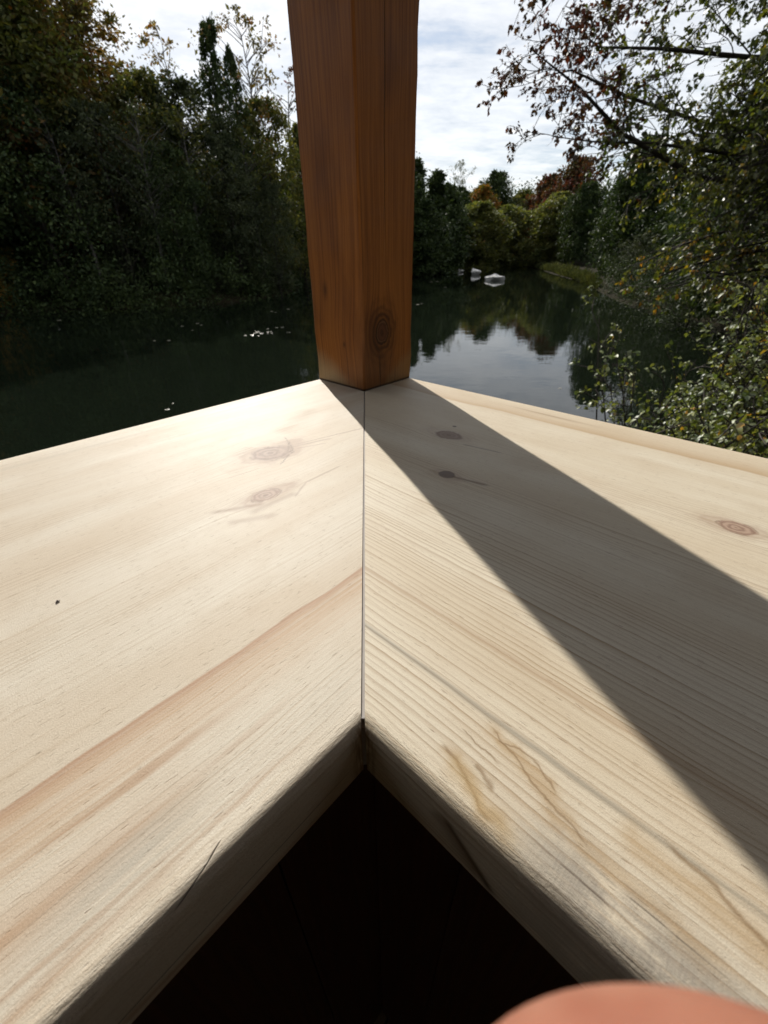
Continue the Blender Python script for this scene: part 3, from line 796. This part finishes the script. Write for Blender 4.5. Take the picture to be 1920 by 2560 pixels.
FAR = [
    ('conifer_tree', 'dark green pointed tree at the right edge of the post', 5.6, 72, 7.9, 'far3', L_dark, 1.15, 0.0),
    ('conifer_tree', 'dark pointed tree second from the right edge of the post', 7.8, 76, 7.0, 'far3', L_dark, 1.2, 1.0),
    ('conifer_tree', 'green cone-shaped tree left of the tall airy far tree', 9.3, 82, 5.9, 'far2', L_dark, 1.1, 2.0),
    ('broadleaf_tree', 'low dark tree overhanging the water at the right edge of the post', 6.4, 68, 4.6, 'far1', L_dark, 1.1, 0.4),
    ('broadleaf_tree', 'low dark tree left of the rounded olive tree by the boulders', 9.4, 92, 4.6, 'far1', L_dark, 1.0, 2.4),
    ('birch_tree', 'tall airy tree standing above the far treeline', 10.4, 118, 7.9, 'sparse', L_pale, 0.75, 0.5),
    ('broadleaf_tree', 'dark far tree below the tall airy tree', 10.2, 104, 5.6, 'far2', L_dark, 1.1, 0.0),
    ('broadleaf_tree', 'orange-topped tree among the dark far trees', 13.0, 120, 5.7, 'far1', L_orange, 0.9, 0.0),
    ('broadleaf_tree', 'dark far tree rising right of the orange-topped tree', 14.3, 126, 6.8, 'far1', L_dark, 0.8, 1.2),
    ('birch_tree', 'pale thin far tree right of the dark round treetop', 16.1, 126, 6.0, 'sparse2', L_pale, 0.95, 0.0),
    ('broadleaf_tree', 'dull green far tree at the lowest dip of the treeline', 17.2, 128, 5.2, 'far2', L_olive, 1.0, 0.0),
    ('broadleaf_tree', 'rounded olive tree leaning over the water behind the boulders', 12.9, 97, 4.3, 'far1', L_olive_lit, 1.4, 0.0),
    ('broadleaf_tree', 'rounded olive-brown tree next to the one behind the boulders', 16.0, 106, 3.9, 'far1', L_olive_lit, 1.45, 1.7),
    ('broadleaf_tree', 'olive tree standing behind the small white boat', 18.6, 122, 4.8, 'far1', L_olive, 1.3, 2.5),
    ('broadleaf_tree', 'dark red tree left of the tallest red treetop', 19.6, 118, 6.4, 'far2', L_red, 0.95, 0.0),
    ('broadleaf_tree', 'tallest dark red tree on the far right treeline', 22.4, 104, 7.6, 'far1', L_red, 0.85, 1.0),
    ('broadleaf_tree', 'olive-green tree in front of the red trees', 21.0, 100, 4.9, 'far1', L_olive_lit, 1.3, 3.0),
    ('broadleaf_tree', 'dark green tree with low crown below the red treetop', 23.6, 90, 5.6, 'far1', L_dark, 0.9, 4.0),
]
for n_, lb, az, d, el, pr, mt, w_, rz in FAR: tree(n_, lb, GF, az, d, el, pr, mt, w_, rz)
RIGHT = [
    ('broadleaf_tree', 'dark green tree right of the red trees, behind the big maple', 28.4, 48, 8.7, 'far1', L_dark, 0.75, 0.0),
    ('broadleaf_tree', 'dense dark tree hidden behind the leaves of the big maple', 35.5, 34, 9.0, 'low', L_dark, 0.9, 1.0),
    ('broadleaf_tree', 'shaded dark tree behind the maple at the right edge', 41, 24, 20.0, 'broad3', L_dark, 0.9, 2.0),
    ('broadleaf_tree', 'deep shaded tree at the far right edge behind the maple', 50.0, 20, 26.0, 'broad1', L_dark, 1.0, 3.0),
    ('waterside_bush', 'grey-green bush at the water below the dark tree on the right', 29.8, 40, 1.2, 'low2', L_grey, 1.25, 0.0),
    ('waterside_bush', 'dark low bush under the maple on the right bank', 36.0, 26, 1.0, 'low2', L_dark, 1.4, 2.0),
]
for n_, lb, az, d, el, pr, mt, w_, rz in RIGHT: tree(n_, lb, GR, az, d, el, pr, mt, w_, rz, 'bush' if 'bush' in n_ else 'tree')
tree('yellow_bush', 'small yellow-leaved bush at the left edge above the water', None, -37.4, 37.5, 2.2, 'low2', L_yellow, 0.8, 0.0, 'bush')

# the wood behind, one mass of crowns; and undergrowth hanging over the left water's edge
def leaf_mass(name, label, spots, leaf, per, mat, seed, squash=0.7):
    rng = np.random.default_rng(seed)
    Ps, Ds = [], []
    for (x_, y_, z_, r) in spots:
        n = int(per)
        o = rng.normal(size=(n, 3)) * r * 0.55; o[:, 2] *= squash
        Ps.append(np.array([x_, y_, z_]) + o); Ds.append(unit(o) + rng.normal(0, .6, (n, 3)) + [0, 0, -.3])
    P = np.concatenate(Ps); D = np.concatenate(Ds)
    P[:, 2] = np.maximum(P[:, 2], 0.03)
    V, F = leaf_cards(P, D, leaf, rng)
    tag(link(name, fast_mesh(name, V, F, mat)), label, kind='stuff')
rng = np.random.default_rng(77)
sp = []
for az in np.arange(-62, 8, 0.8):
    for k in range(6):
        d = np.interp(az, [-62, -38, -26, -10, -7, 3, 8], [60, 50, 49, 52, 62, 76, 84]) + k * 2.2 + rng.normal(0, 1.5)
        p = polar(az + rng.normal(0, .4), d); g0 = ground_z([p[:2]])[0]
        top = np.interp(az, [-62, -29, -24, -20, -17, -7, 8], [14, 13, 11.5, 10, 9.5, 8.5, 8.5]) + rng.normal(0, 1.0)
        for zz in np.arange(1.0, top, 1.9): sp.append((p[0] + rng.normal(0, .8), p[1] + rng.normal(0, .8), g0 + zz, 1.6))
for az in np.arange(6, 50, 0.6):
    for k in range(4):
        d = np.interp(az, [8, 10, 18, 22, 25, 28, 34, 50], [95, 128, 136, 128, 108, 70, 44, 30]) + k * 3
        p = polar(az, d); g0 = ground_z([p[:2]])[0]
        top = np.interp(az, [8, 12, 18, 24, 30, 50], [10.5, 13, 14, 12.5, 7.5, 7.5]) + rng.normal(0, .8)
        for zz in np.arange(1.0, top, 2.2): sp.append((p[0] + rng.normal(0, 1), p[1] + rng.normal(0, 1), g0 + zz, 2.0))
for az in np.arange(62, 300, 4.0):                # unseen leaf screen added behind the pavilion to block sky light
    d = 11.5 + rng.uniform(0, 4)
    p = polar(az, d); g0 = ground_z([p[:2]])[0]
    for zz in np.arange(0.6, np.interp(az, [62, 90, 270, 300], [6, 11, 11, 4]), 1.5):
        sp.append((p[0] + rng.normal(0, .8), p[1] + rng.normal(0, .8), g0 + zz, 1.9)); sp.append((p[0] * 1.25 + rng.normal(0, .8), p[1] * 1.25 + rng.normal(0, .8), g0 + zz, 2.2))
leaf_mass('woodland', 'dark wood behind the shore trees with an added leaf screen behind the pavilion, one mass of leaves', sp, 0.62, 44, L_dark, 5, 0.9)
sp = []
for az in np.arange(-60, 17, 0.3):
    d = np.interp(az, [a for a, _ in SHORE[2:15]], [q_ for _, q_ in SHORE[2:15]])
    for k in range(3):
        p = polar(az + rng.normal(0, .2), d + rng.uniform(-0.9, 2.6))
        hh = 1.5 + 1.1 * math.sin(az * 1.9) + 0.9 * math.sin(az * 0.83 + 1)
        if hh > 0.3: sp.append((p[0], p[1], rng.uniform(0.0, 1.0) ** 1.4 * hh, rng.uniform(0.35, 1.25)))
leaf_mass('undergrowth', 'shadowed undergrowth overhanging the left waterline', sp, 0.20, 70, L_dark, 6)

sp = []
for az in np.arange(27.5, 60, 0.3):
    d = np.interp(az, [27, 30, 34, 38, 42, 45, 46.5, 60], [43, 35, 32, 28, 23, 17, 12.5, 12])
    for k in range(4):
        p = polar(az + rng.normal(0, .3), d + rng.uniform(-0.6, 3.0))
        sp.append((p[0], p[1], rng.uniform(0.1, 2.6), rng.uniform(0.4, 0.9)))
for az in np.arange(44, 62, 0.6):
    for k in range(3):
        p = polar(az, rng.uniform(5.5, 11)); sp.append((p[0], p[1], max(0.2, ground_z([p[:2]])[0]) + rng.uniform(0, .9), 0.5))
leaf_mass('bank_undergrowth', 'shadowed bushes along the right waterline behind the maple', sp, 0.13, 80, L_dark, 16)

# tall grass on the far right bank
rng = np.random.default_rng(21)
n = 26000
ga = rng.uniform(16.2, 26.6, n)
sd = np.interp(ga, [16, 18.5, 20.5, 22.5, 24.5, 26, 27.5, 30], [116, 114, 90, 72, 60, 52, 41, 29])
gd = sd + np.abs(rng.normal(0, 1.0, n)) * sd / 26
GPs = np.stack([CAM.x + gd * np.sin(np.radians(ga)), CAM.y + gd * np.cos(np.radians(ga))], 1)
P = np.column_stack([GPs, np.maximum(ground_z(GPs) - 0.05, 0.0)])
clump = 0.55 + 0.5 * np.sin(GPs[:, 0] * 1.7) * np.sin(GPs[:, 1] * 0.9 + 1.0)
D = rng.normal(0, 0.33, (n, 3)) + [0, 0, 1.0]
V, F = leaf_cards(P, D, (0.55 + 0.4 * clump) * np.interp(ga, [16, 20, 26.6], [1.3, 1.0, 0.85]), rng, aspect=0.20, up_bias=0.0)
tag(link('bank_grass', fast_mesh('bank_grass', V, F, L_grass)), 'tall olive grass and weeds along the far right bank', kind='stuff')

# ------------------------------------------------------------------ near maple and near shrub
def branchy(limbs, rng, levels, leaf, leaf_per_twig, wood, leafP, leafD, leafM, bare=0.0, droop=0.0, spread=0.75, matsel=None):
    """grow side branches and twigs off guide limbs; collects wood tubes and leaf positions"""
    stack = [(np.asarray(P, float), r0, r1, 0) for P, r0, r1 in limbs]
    while stack:
        P, r0, r1, lv = stack.pop()
        seglen = np.linalg.norm(np.diff(P, axis=0), axis=1); L = seglen.sum()
        wood.tube(P, np.linspace(r0, r1, len(P)), 6 if lv == 0 else (4 if lv == 1 else 3), False)
        cum = np.concatenate([[0], np.cumsum(seglen)]) / L
        at = lambda t: np.array([np.interp(t, cum, P[:, k]) for k in range(3)])
        nb, ln, t0 = levels[lv]
        n = max(2, int(nb * L))
        for i in range(n):
            t = t0 + (1 - t0) * (i + rng.random()) / n
            p = at(t); ax = unit(at(min(1, t + .05)) - at(max(0, t - .05)))
            side = rng.normal(size=3) * np.array([1, 1, 0.55]); side = unit(side - (side @ ax) * ax)
            d = unit(ax * rng.uniform(0.6, 1.2) + side * spread + np.array([0, 0, -droop * (lv + 1) * 0.5]))
            length = ln * rng.uniform(0.5, 1.3) * (1.15 - 0.55 * t)
            q_ = p + d * length
            if lv + 1 < len(levels):
                B = bend(p, q_, rng, 5, 0.05, 0.06)
                rr = (r0 + (r1 - r0) * t) * 0.5
                stack.append((B, max(rr, 0.004), 0.003, lv + 1))
            else:
                B = bend(p, q_, rng, 4, -0.04, 0.05)
                wood.tube(B, [0.0022, 0.0018, 0.0014, 0.001], 3, False)
                if rng.random() < bare: continue
                k = rng.integers(max(1, leaf_per_twig // 2), leaf_per_twig + 3)
                ts = rng.uniform(0.25, 1.0, k)[:, None]
                pp = B[0] + (B[-1] - B[0]) * ts
                dd = unit(d) * 0.7 + rng.normal(0, 0.6, (k, 3)) + np.array([0, 0, -0.55])
                leafP.append(pp + rng.normal(0, 0.014, (k, 3))); leafD.append(dd)
                leafM.append(np.full(k, matsel(q_) if matsel else 0))

def finish(root, wood, leafP, leafD, leafM, size, mats, names, rng, wood_mat, detailed=False, aspect=0.6, up=0.6):
    wood.build('branches', wood_mat, root, True, -root.location)
    P = np.concatenate(leafP); D = np.concatenate(leafD); Mk = np.concatenate(leafM)
    for k, mt in enumerate(mats):
        s = Mk == k
        if s.any():
            V, F = leaf_cards(P[s], D[s], size, rng, aspect, up, detailed)
            me = fast_mesh(names[k], V, F, mt); link(names[k], me, root, -root.location)
    return len(P)

# big maple: trunk on the right bank, limbs reaching left over the water
rng = np.random.default_rng(12)
tp0 = polar(53, 9.6); tz0 = ground_z([tp0[:2]])[0]
mp = empty('maple_tree', (tp0[0], tp0[1], tz0)); tag(mp, 'big maple on the right with rust-tinged branches reaching over the water', 'tree')
wood = MB(); lp, ld, lm = [], [], []
trunk = np.array([[tp0[0], tp0[1], tz0 - 0.2], [tp0[0] - 0.1, tp0[1], 3.2], [tp0[0] - 0.25, tp0[1] + 0.1, 5.5], [tp0[0] - 0.2, tp0[1] + 0.2, 8.0], [tp0[0], tp0[1] + .2, 10.5]])
tb = MB(); tb.tube(trunk, [0.24, 0.17, 0.14, 0.10, 0.04], 10); tb.build('trunk', M_barkg, mp, True, -mp.location)
def limb(pts, r0, r1): return (np.array([sph(*p) for p in pts]), r0, r1)
reach = [
    limb([(51.5, 3, 9.0), (33, 5.5, 8.2), (25.5, 9.2, 7.6), (21, 12.6, 7.3), (16.4, 15.2, 7.0)], 0.042, 0.005),
    limb([(51.5, 6, 9.0), (33, 9.0, 8.4), (25.5, 11.6, 8.0), (20, 13.8, 7.8), (17.5, 13.6, 7.6)], 0.032, 0.004),
    limb([(51.5, 10, 9.1), (34, 13.0, 8.6), (27, 14.4, 8.2), (22, 15.0, 8.0), (18.6, 17.0, 7.8)], 0.032, 0.004),
    limb([(51.5, 13, 9.1), (33, 17.0, 8.5), (27, 17.6, 8.3), (22, 17.6, 8.0), (18, 19.6, 7.8)], 0.032, 0.004),
    limb([(51.5, 16, 9.1), (34, 20.0, 8.6), (27, 20.0, 8.3), (22, 20.5, 8.1), (18, 22.5, 8.0)], 0.030, 0.004),
    limb([(51.5, 6, 8.6), (35, 7.0, 7.9), (28.5, 8.3, 7.4), (23, 8.8, 7.1), (19.2, 9.4, 6.9)], 0.026, 0.004),
    limb([(51.5, 20, 9.2), (36, 24, 8.8), (28, 25.5, 8.4), (20, 27, 8.2)], 0.05, 0.01),
]
def red_side(p):
    a = math.degrees(math.atan2(p[0] - CAM.x, p[1] - CAM.y))
    return 1 if a + rng.normal(0, 2.0) < 24.5 else 0
branchy(reach, rng, [(5.2, 0.90, 0.28), (7.6, 0.42, 0.2), (12.0, 0.15, 0.12)], 0.085, 7, wood, lp, ld, lm, bare=0.22, droop=0.02, matsel=red_side)
# the full part of the crown
bulk = []
for i in range(170):
    az = rng.uniform(31, 54); el = rng.uniform(-3.0, 27)
    lim = np.interp(el, [-3, 0, 3, 6, 9, 13, 27], [34, 33, 33, 32.5, 33, 35, 36.5])
    az = max(az, lim + rng.uniform(0, 1.5))
    d = rng.uniform(6.4, 9.6)
    e = sph(az, el, d)
    s0 = np.array([np.interp(max(2.4, e[2] + 0.4), trunk[:, 2], trunk[:, k]) for k in range(3)])
    bulk.append((bend(s0, e, rng, 6, 0.08, 0.06), 0.035, 0.006))
branchy(bulk, rng, [(2.6, 0.95, 0.42), (4.8, 0.42, 0.2), (7.5, 0.17, 0.15)], 0.085, 9, wood, lp, ld, lm, bare=0.08, droop=0.2, matsel=red_side)
# low boughs with yellow leaves hanging to the water
low = [limb([(51.5, 3, 9.0), (37, 1.5, 8.4), (33, 0.2, 8.0), (30.0, -1.4, 7.8)], 0.03, 0.006), limb([(51.5, 2, 9.0), (38, -0.5, 8.2), (34, -1.6, 7.8), (31.5, -2.8, 7.6)], 0.03, 0.006),
       limb([(51.5, 1, 8.6), (39, -2, 8.0), (36, -2.6, 7.7), (33, -3.6, 7.6)], 0.025, 0.006)]
branchy(low, rng, [(3.2, 0.7, 0.3), (5.5, 0.36, 0.2), (9.0, 0.14, 0.15)], 0.08, 8, wood, lp, ld, lm, bare=0.1, droop=0.35, matsel=lambda p: 2 if rng.random() < 0.55 else 0)
nm = finish(mp, wood, lp, ld, lm, 0.056, [L_maple, L_maplered, L_yellow], ['green_leaves', 'rusty_leaves', 'yellow_leaves'], rng, M_bark, aspect=0.72, up=0.5)

# shrub just outside the right rail
rng = np.random.default_rng(31)
def shrub(name, label, foot_az, foot_d, tips, per, seed, size=0.036):
    rng = np.random.default_rng(seed)
    f = polar(foot_az, foot_d); f[2] = ground_z([f[:2]])[0]
    root = empty(name, tuple(f)); tag(root, label, 'shrub', 'shrubs outside the right rail')
    wood = MB(); lp, ld, lm = [], [], []
    limbs = []
    for (az, el, d) in tips:
        e = sph(az, el, d)
        s = f + np.array([rng.normal(0, .15), rng.normal(0, .15), 0])
        limbs.append((bend(s, e, rng, 6, 0.10, 0.05), 0.012, 0.003))
    branchy(limbs, rng, [(5.5, 0.40, 0.25), (12.0, 0.15, 0.15)], size, per, wood, lp, ld, lm, bare=0.05, droop=0.05, spread=0.9)
    return finish(root, wood, lp, ld, lm, size, [L_shrub], ['leaves'], rng, M_bark, True, 0.62, 0.7)
tips = [(27.5, -6.6, 3.9), (28.5, -10.2, 3.7), (29.5, -8.8, 3.8), (30.5, -13.5, 3.5), (32.5, -11.0, 3.6), (33.0, -15.5, 3.3)]
n1 = shrub('leafy_shrub', 'loose leafy shrub sending sprays over the water beyond the right rail', 39, 3.9, tips + [(36, -13, 3.6), (37, -17, 3.3), (38, -10, 3.8)], 6, 41)
tips = [(rng.uniform(39, 55), rng.uniform(-17, -2.5), rng.uniform(3.4, 4.6)) for _ in range(95)]
n2 = shrub('leafy_shrub', 'dense leafy shrub filling the right edge behind the rail board', 45, 4.1, tips, 9, 42)
tips = [(rng.uniform(36, 53), rng.uniform(-25, -14), rng.uniform(2.7, 3.5)) for _ in range(60)]
n3 = shrub('leafy_shrub', 'low leafy shrub right against the outer edge of the right rail', 43, 3.2, tips, 9, 43)
tips = [(rng.uniform(43, 57), rng.uniform(-4.5, 1.5), rng.uniform(4.6, 5.8)) for _ in range(40)]
n4 = shrub('leafy_shrub', 'taller shaded shrub behind the dense one under the maple', 48, 5.3, tips, 9, 44, 0.04)
print('leaves: maple', nm, 'shrubs', n1, n2, n3, n4)

# ------------------------------------------------------------------ boulders, boat, shed, floating leaves
M_rock = plain('pale_granite', (0.42, 0.41, 0.39), (0.68, 0.66, 0.63), 0.75, 2.2)
def boulder(label, az, d, w_, h_, dep, seed, rz=0.0):
    import bmesh
    bm = bmesh.new(); bmesh.ops.create_icosphere(bm, subdivisions=4, radius=1.0)
    rng = np.random.default_rng(seed)
    planes = [(unit(rng.normal(size=3) * [1, 1, 0.7]), rng.uniform(0.55, 0.85)) for _ in range(9)] + [(unit(np.array([0.1, -0.30, 1.0])), 0.42), (unit(np.array([-0.5, -0.25, 1.0])), 0.52), (unit(np.array([0.6, 0.2, 0.8])), 0.55)]
    for v in bm.verts:
        p = np.array(v.co)
        for nrm, c in planes:
            k = p @ nrm
            if k > c: p = p - nrm * (k - c) * 0.86
        p += 0.035 * np.sin(p[[1, 2, 0]] * 7 + seed) + 0.02 * np.sin(p[[2, 0, 1]] * 17 + 2 * seed)
        if p[1] < -0.2 and p[2] < 0.25: p[1] += 0.55 * (0.25 - p[2])     # undercut towards the viewer
        v.co = p
    me = bpy.data.meshes.new('boulder'); bm.to_mesh(me); bm.free(); me.materials.append(M_rock)
    for p_ in me.polygons: p_.use_smooth = True
    me.set_sharp_from_angle(angle=rad(35))
    o = link('boulder', me); q_ = polar(az, d); o.location = (q_[0], q_[1], h_ * 0.30); o.scale = (w_ / 2, dep / 2, h_); o.rotation_euler = (0, 0, -rad(az) + rz)
    tag(o, label, 'boulder', 'pale boulders standing in the pond')
boulder('largest pale boulder in the pond, nearest of the three', 15.4, 60, 2.7, 0.72, 2.0, 2)
boulder('middle pale boulder of the three in the pond', 13.0, 74, 1.9, 0.85, 1.5, 5, 0.6)
boulder('smallest flat pale boulder, farthest of the three in the pond', 11.3, 82, 1.4, 0.5, 1.2, 9, 1.2)

M_white = plain('white_paint', (0.70, 0.70, 0.68), (0.80, 0.80, 0.78), 0.4, 2.0)
M_grey = plain('grey_boards', (0.20, 0.20, 0.20), (0.32, 0.31, 0.30), 0.7, 4.0)
M_shing = plain('dark_shingle', (0.03, 0.03, 0.032), (0.07, 0.065, 0.06), 0.8, 4.0)
# upturned white rowing boat on the bank
q_ = polar(19.9, 119); zb = ground_z([q_[:2]])[0]
bt = empty('rowing_boat', (q_[0], q_[1], zb + 0.35), rad(-12)); tag(bt, 'small white upturned boat on the far right bank', 'boat')
mb = MB(); V = []; ns, nc = 13, 9
for i in range(ns):
    t = i / (ns - 1) * 2 - 1
    hw_ = 0.72 * (1 - abs(t) ** 2.6) + 0.03; hh = 0.62 * (1 - 0.25 * t * t)
    for j in range(nc):
        a = math.pi * j / (nc - 1)
        V.append((t * 1.75, hw_ * math.cos(a), hh * math.sin(a) ** 0.7 + 0.05 * t * t))
F = [(i * nc + j, i * nc + j + 1, (i + 1) * nc + j + 1, (i + 1) * nc + j) for i in range(ns - 1) for j in range(nc - 1)]
mb.add(V, F); mb.build('hull', M_white, bt, True)
mb = MB(); mb.box(-1.5, 1.5, -0.03, 0.03, 0.60, 0.70); mb.build('keel', M_white, bt)
for s in (-1, 1):
    mb = MB(); mb.tube([(t * 1.75, s * (0.74 * (1 - abs(t) ** 2.6) + 0.03), 0.02 + 0.05 * t * t) for t in np.linspace(-1, 1, 13)], 0.035, 5); mb.build('gunwale', M_grey, bt, True)
# grey shed under the trees
q_ = polar(20.9, 126); zb = ground_z([q_[:2]])[0]
sh = empty('shed', (q_[0], q_[1], zb), rad(-21)); tag(sh, 'small pale grey shed half hidden under the far right trees', 'shed')
for k in range(16):
    mb = MB(); mb.box(-2.4 + k * 0.3 + 0.006, -2.4 + (k + 1) * 0.3 - 0.006, -1.6, -1.56, 0, 2.2); mb.build('wall_board', M_grey, sh)
mb = MB(); mb.box(-2.4, 2.4, -1.55, 1.6, 0, 2.2); mb.build('wall', M_grey, sh)
mb = MB(); mb.add([(-2.7, -1.9, 2.15), (2.7, -1.9, 2.15), (2.7, 1.9, 2.15), (-2.7, 1.9, 2.15), (-2.7, 0, 3.3), (2.7, 0, 3.3)], [(0, 1, 5, 4), (2, 3, 4, 5), (0, 4, 3), (1, 2, 5), (0, 3, 2, 1)]); mb.build('roof', M_shing, sh)
mb = MB(); mb.box(-0.2, 0.75, -1.66, -1.605, 0.02, 1.95); mb.build('door', M_shing, sh)
mb = MB(); mb.box(-1.7, -0.9, -1.65, -1.605, 1.0, 1.7); mb.build('window', M_shing, sh)

# fallen leaves floating on the pond
m, b = material('floating_leaf', 0.25, 0.8)
b.inputs['Base Color'].default_value = (0.50, 0.46, 0.36, 1)
M_float = m
fme = []
for k in range(3):
    rng = np.random.default_rng(60 + k)
    mb = MB(); n = 9
    pts = [(0.5 * math.cos(2 * math.pi * i / n) * rng.uniform(.75, 1.1), 0.32 * math.sin(2 * math.pi * i / n) * rng.uniform(.75, 1.1), 0.10 * rng.uniform(0.2, 1.0)) for i in range(n)]
    mb.add([(0, 0, 0.05)] + pts + [(p[0] * 0.9, p[1] * 0.9, 0.0) for p in pts], [(0, 1 + i, 1 + (i + 1) % n) for i in range(n)] + [(1 + i, 1 + n + i, 1 + n + (i + 1) % n, 1 + (i + 1) % n) for i in range(n)])
    fme.append(mb.data('floating_leaf', M_float))
rng = np.random.default_rng(90)
clusters = [('pale fallen leaf floating in the drift left of the post', 'drift of leaves left of the post', [(-13.8 + rng.normal(0, 1.0), -8.55 + rng.normal(0, .12)) for _ in range(16)] + [(-11.3, -8.0), (-10.6, -8.0), (-12.4, -8.1)]),
            ('pale fallen leaf floating alone on the dark left water', 'single leaves on the left water', [(-22.0, -7.3), (-20.3, -7.1), (-19.9, -7.3), (-25.3, -8.6), (-23.8, -8.7), (-11.6, -6.2), (-11.2, -6.3), (-21.0, -7.8), (-9.6, -6.0), (-9.9, -8.6), (-33.5, -5.9)]),
            ('pale fallen leaf floating close to the left rail', 'leaves near the left rail', [(-25.2, -15.6), (-26.0, -16.2)]),
            ('pale fallen leaf floating on the water right of the post', 'leaves right of the post', [(6.8, -5.6), (9.6, -3.8), (6.3, -5.7), (8.6, -3.2), (7.9, -3.25), (31.2, -16.2), (25, -14.6)])]
for lb, gr, L_ in clusters:
    for az, el in L_:
        d = CAM.z / math.tan(rad(-el)); p = polar(az, d)
        o = link('floating_leaf', fme[int(rng.integers(3))], None, (p[0], p[1], 0.002))
        s = 0.0042 * d * rng.uniform(0.6, 1.4) + 0.02; o.scale = (s * 1.4, s, s); o.rotation_euler = (0, 0, rng.uniform(-.6, .6) - rad(az))
        tag(o, lb, 'leaf', gr)

# tiny dead midge lying on the left board
m, b = material('insect_brown', 0.5); b.inputs['Base Color'].default_value = (0.05, 0.03, 0.02, 1)
bx_, by_ = -0.0587, 0.1581
ip = Vector((S2 * bx_ - S2 * by_, S2 * bx_ + S2 * by_, RAIL_Z))
ins = empty('dead_insect', ip, 0.4); ins.scale = (0.40, 0.40, 0.40); tag(ins, 'tiny dark dead insect lying on the left rail board', 'insect')
mb = MB(); mb.tube([(-0.0022, 0, 0.0007), (-0.001, 0, 0.0011), (0.0006, 0, 0.0011), (0.0018, 0, 0.0009), (0.0026, 0, 0.0009)], [0.0002, 0.0007, 0.0008, 0.0006, 0.0002], 7); mb.build('body', m, ins, True)
for s in (-1, 1):
    mb = MB(); mb.add([(0.0006, s * 0.0005, 0.0014), (0.0002, s * 0.0032, 0.0009), (-0.0018, s * 0.0036, 0.0007), (-0.0022, s * 0.0016, 0.0010)], [(0, 1, 2, 3)]); mb.build('wing', m, ins)
    for k in range(3):
        mb = MB(); mb.tube([(0.0012 - k * 0.0008, s * 0.0006, 0.0008), (0.0016 - k * 0.0012, s * 0.0019, 0.0016), (0.0018 - k * 0.0016, s * 0.0030, 0.0001)], 0.00012, 4); mb.build('leg', m, ins)

# ------------------------------------------------------------------ the hand whose fingertip shows at the lower right
m, b = material('skin', 0.5, 0.45)
x, y, z = coords('Object', 1000.0)
n1 = noise(vec(x, y, z), 0.25, 4.0); n2 = noise(vec(x, y, z), 2.5, 3.0)
n3 = noise(vec(x, y, z), 0.09, 2.0)
setin(b, 'Base Color', mixc(sstep(n3, 0.3, 0.7), mixc(n1, (0.23, 0.070, 0.040), (0.33, 0.120, 0.072)), (0.36, 0.155, 0.100)))
b.inputs['Subsurface Weight'].default_value = 0.25
b.inputs['Subsurface Radius'].default_value = (0.004, 0.0015, 0.0008)
bump(b, n2, 0.2, 0.0004)
M_skin = m
CM = cam.matrix_world.copy()
# skeleton in millimetres, in the holder's frame: x right, y up, z towards the holder
J = {'wrist': (78, -150, 30, 25), 'fore': (104, -215, 52, 27), 'palm': (72, -112, 14, 22),
     'k1': (58, -82, -4, 11), 'k2': (66, -92, 4, 11), 'k3': (74, -104, 8, 10.5), 'k4': (82, -118, 12, 9.5),
     'i1': (40, -47, -19, 9.6), 'i2': (22, -37.8, -23, 8.8), 'i3': (12.0, -37.6, -23.5, 8.4), 'i4': (4.5, -43.0, -23, 7.2),
     'm1': (52, -74, -18, 9.0), 'm2': (34, -66, -23, 8.4), 'm3': (20, -66, -23, 7.8), 'm4': (11, -69, -22, 6.8),
     'r1': (56, -90, -14, 8.8), 'r2': (38, -84, -20, 8.0), 'r3': (24, -84, -20, 7.4), 'r4': (15, -86, -19, 6.5),
     'p1': (62, -106, -8, 7.8), 'p2': (46, -102, -14, 7.0), 'p3': (34, -102, -14, 6.4), 'p4': (27, -104, -13, 5.6),
     't0': (62, -118, 24, 14), 't1': (46, -96, 30, 11), 't2': (36, -74, 26, 9.8), 't3': (30, -58, 20, 8.2)}
EDG = [('palm', 'wrist'), ('wrist', 'fore'), ('palm', 'k1'), ('palm', 'k2'), ('palm', 'k3'), ('palm', 'k4'), ('k1', 'i1'), ('i1', 'i2'), ('i2', 'i3'), ('i3', 'i4'),
       ('k2', 'm1'), ('m1', 'm2'), ('m2', 'm3'), ('m3', 'm4'), ('k3', 'r1'), ('r1', 'r2'), ('r2', 'r3'), ('r3', 'r4'), ('k4', 'p1'), ('p1', 'p2'), ('p2', 'p3'), ('p3', 'p4'),
       ('palm', 't0'), ('t0', 't1'), ('t1', 't2'), ('t2', 't3')]
keys = list(J)
me = bpy.data.meshes.new('hand')
me.from_pydata([(CM @ Vector((J[k][0] / 1000, J[k][1] / 1000, J[k][2] / 1000))) - CAM for k in keys], [(keys.index(a), keys.index(b_)) for a, b_ in EDG], [])
hand = link('hand', me, None, CAM)
md = hand.modifiers.new('skin', 'SKIN'); md.use_smooth_shade = True
for i, k in enumerate(keys):
    sv = me.skin_vertices[0].data[i]; sv.radius = (J[k][3] / 1000, J[k][3] / 1000); sv.use_root = (k == 'palm')
sb = hand.modifiers.new('sub', 'SUBSURF'); sb.levels = 2; sb.render_levels = 3
me.materials.append(M_skin)
tag(hand, 'out-of-focus fingertip of a hand at the lower right corner', 'hand')
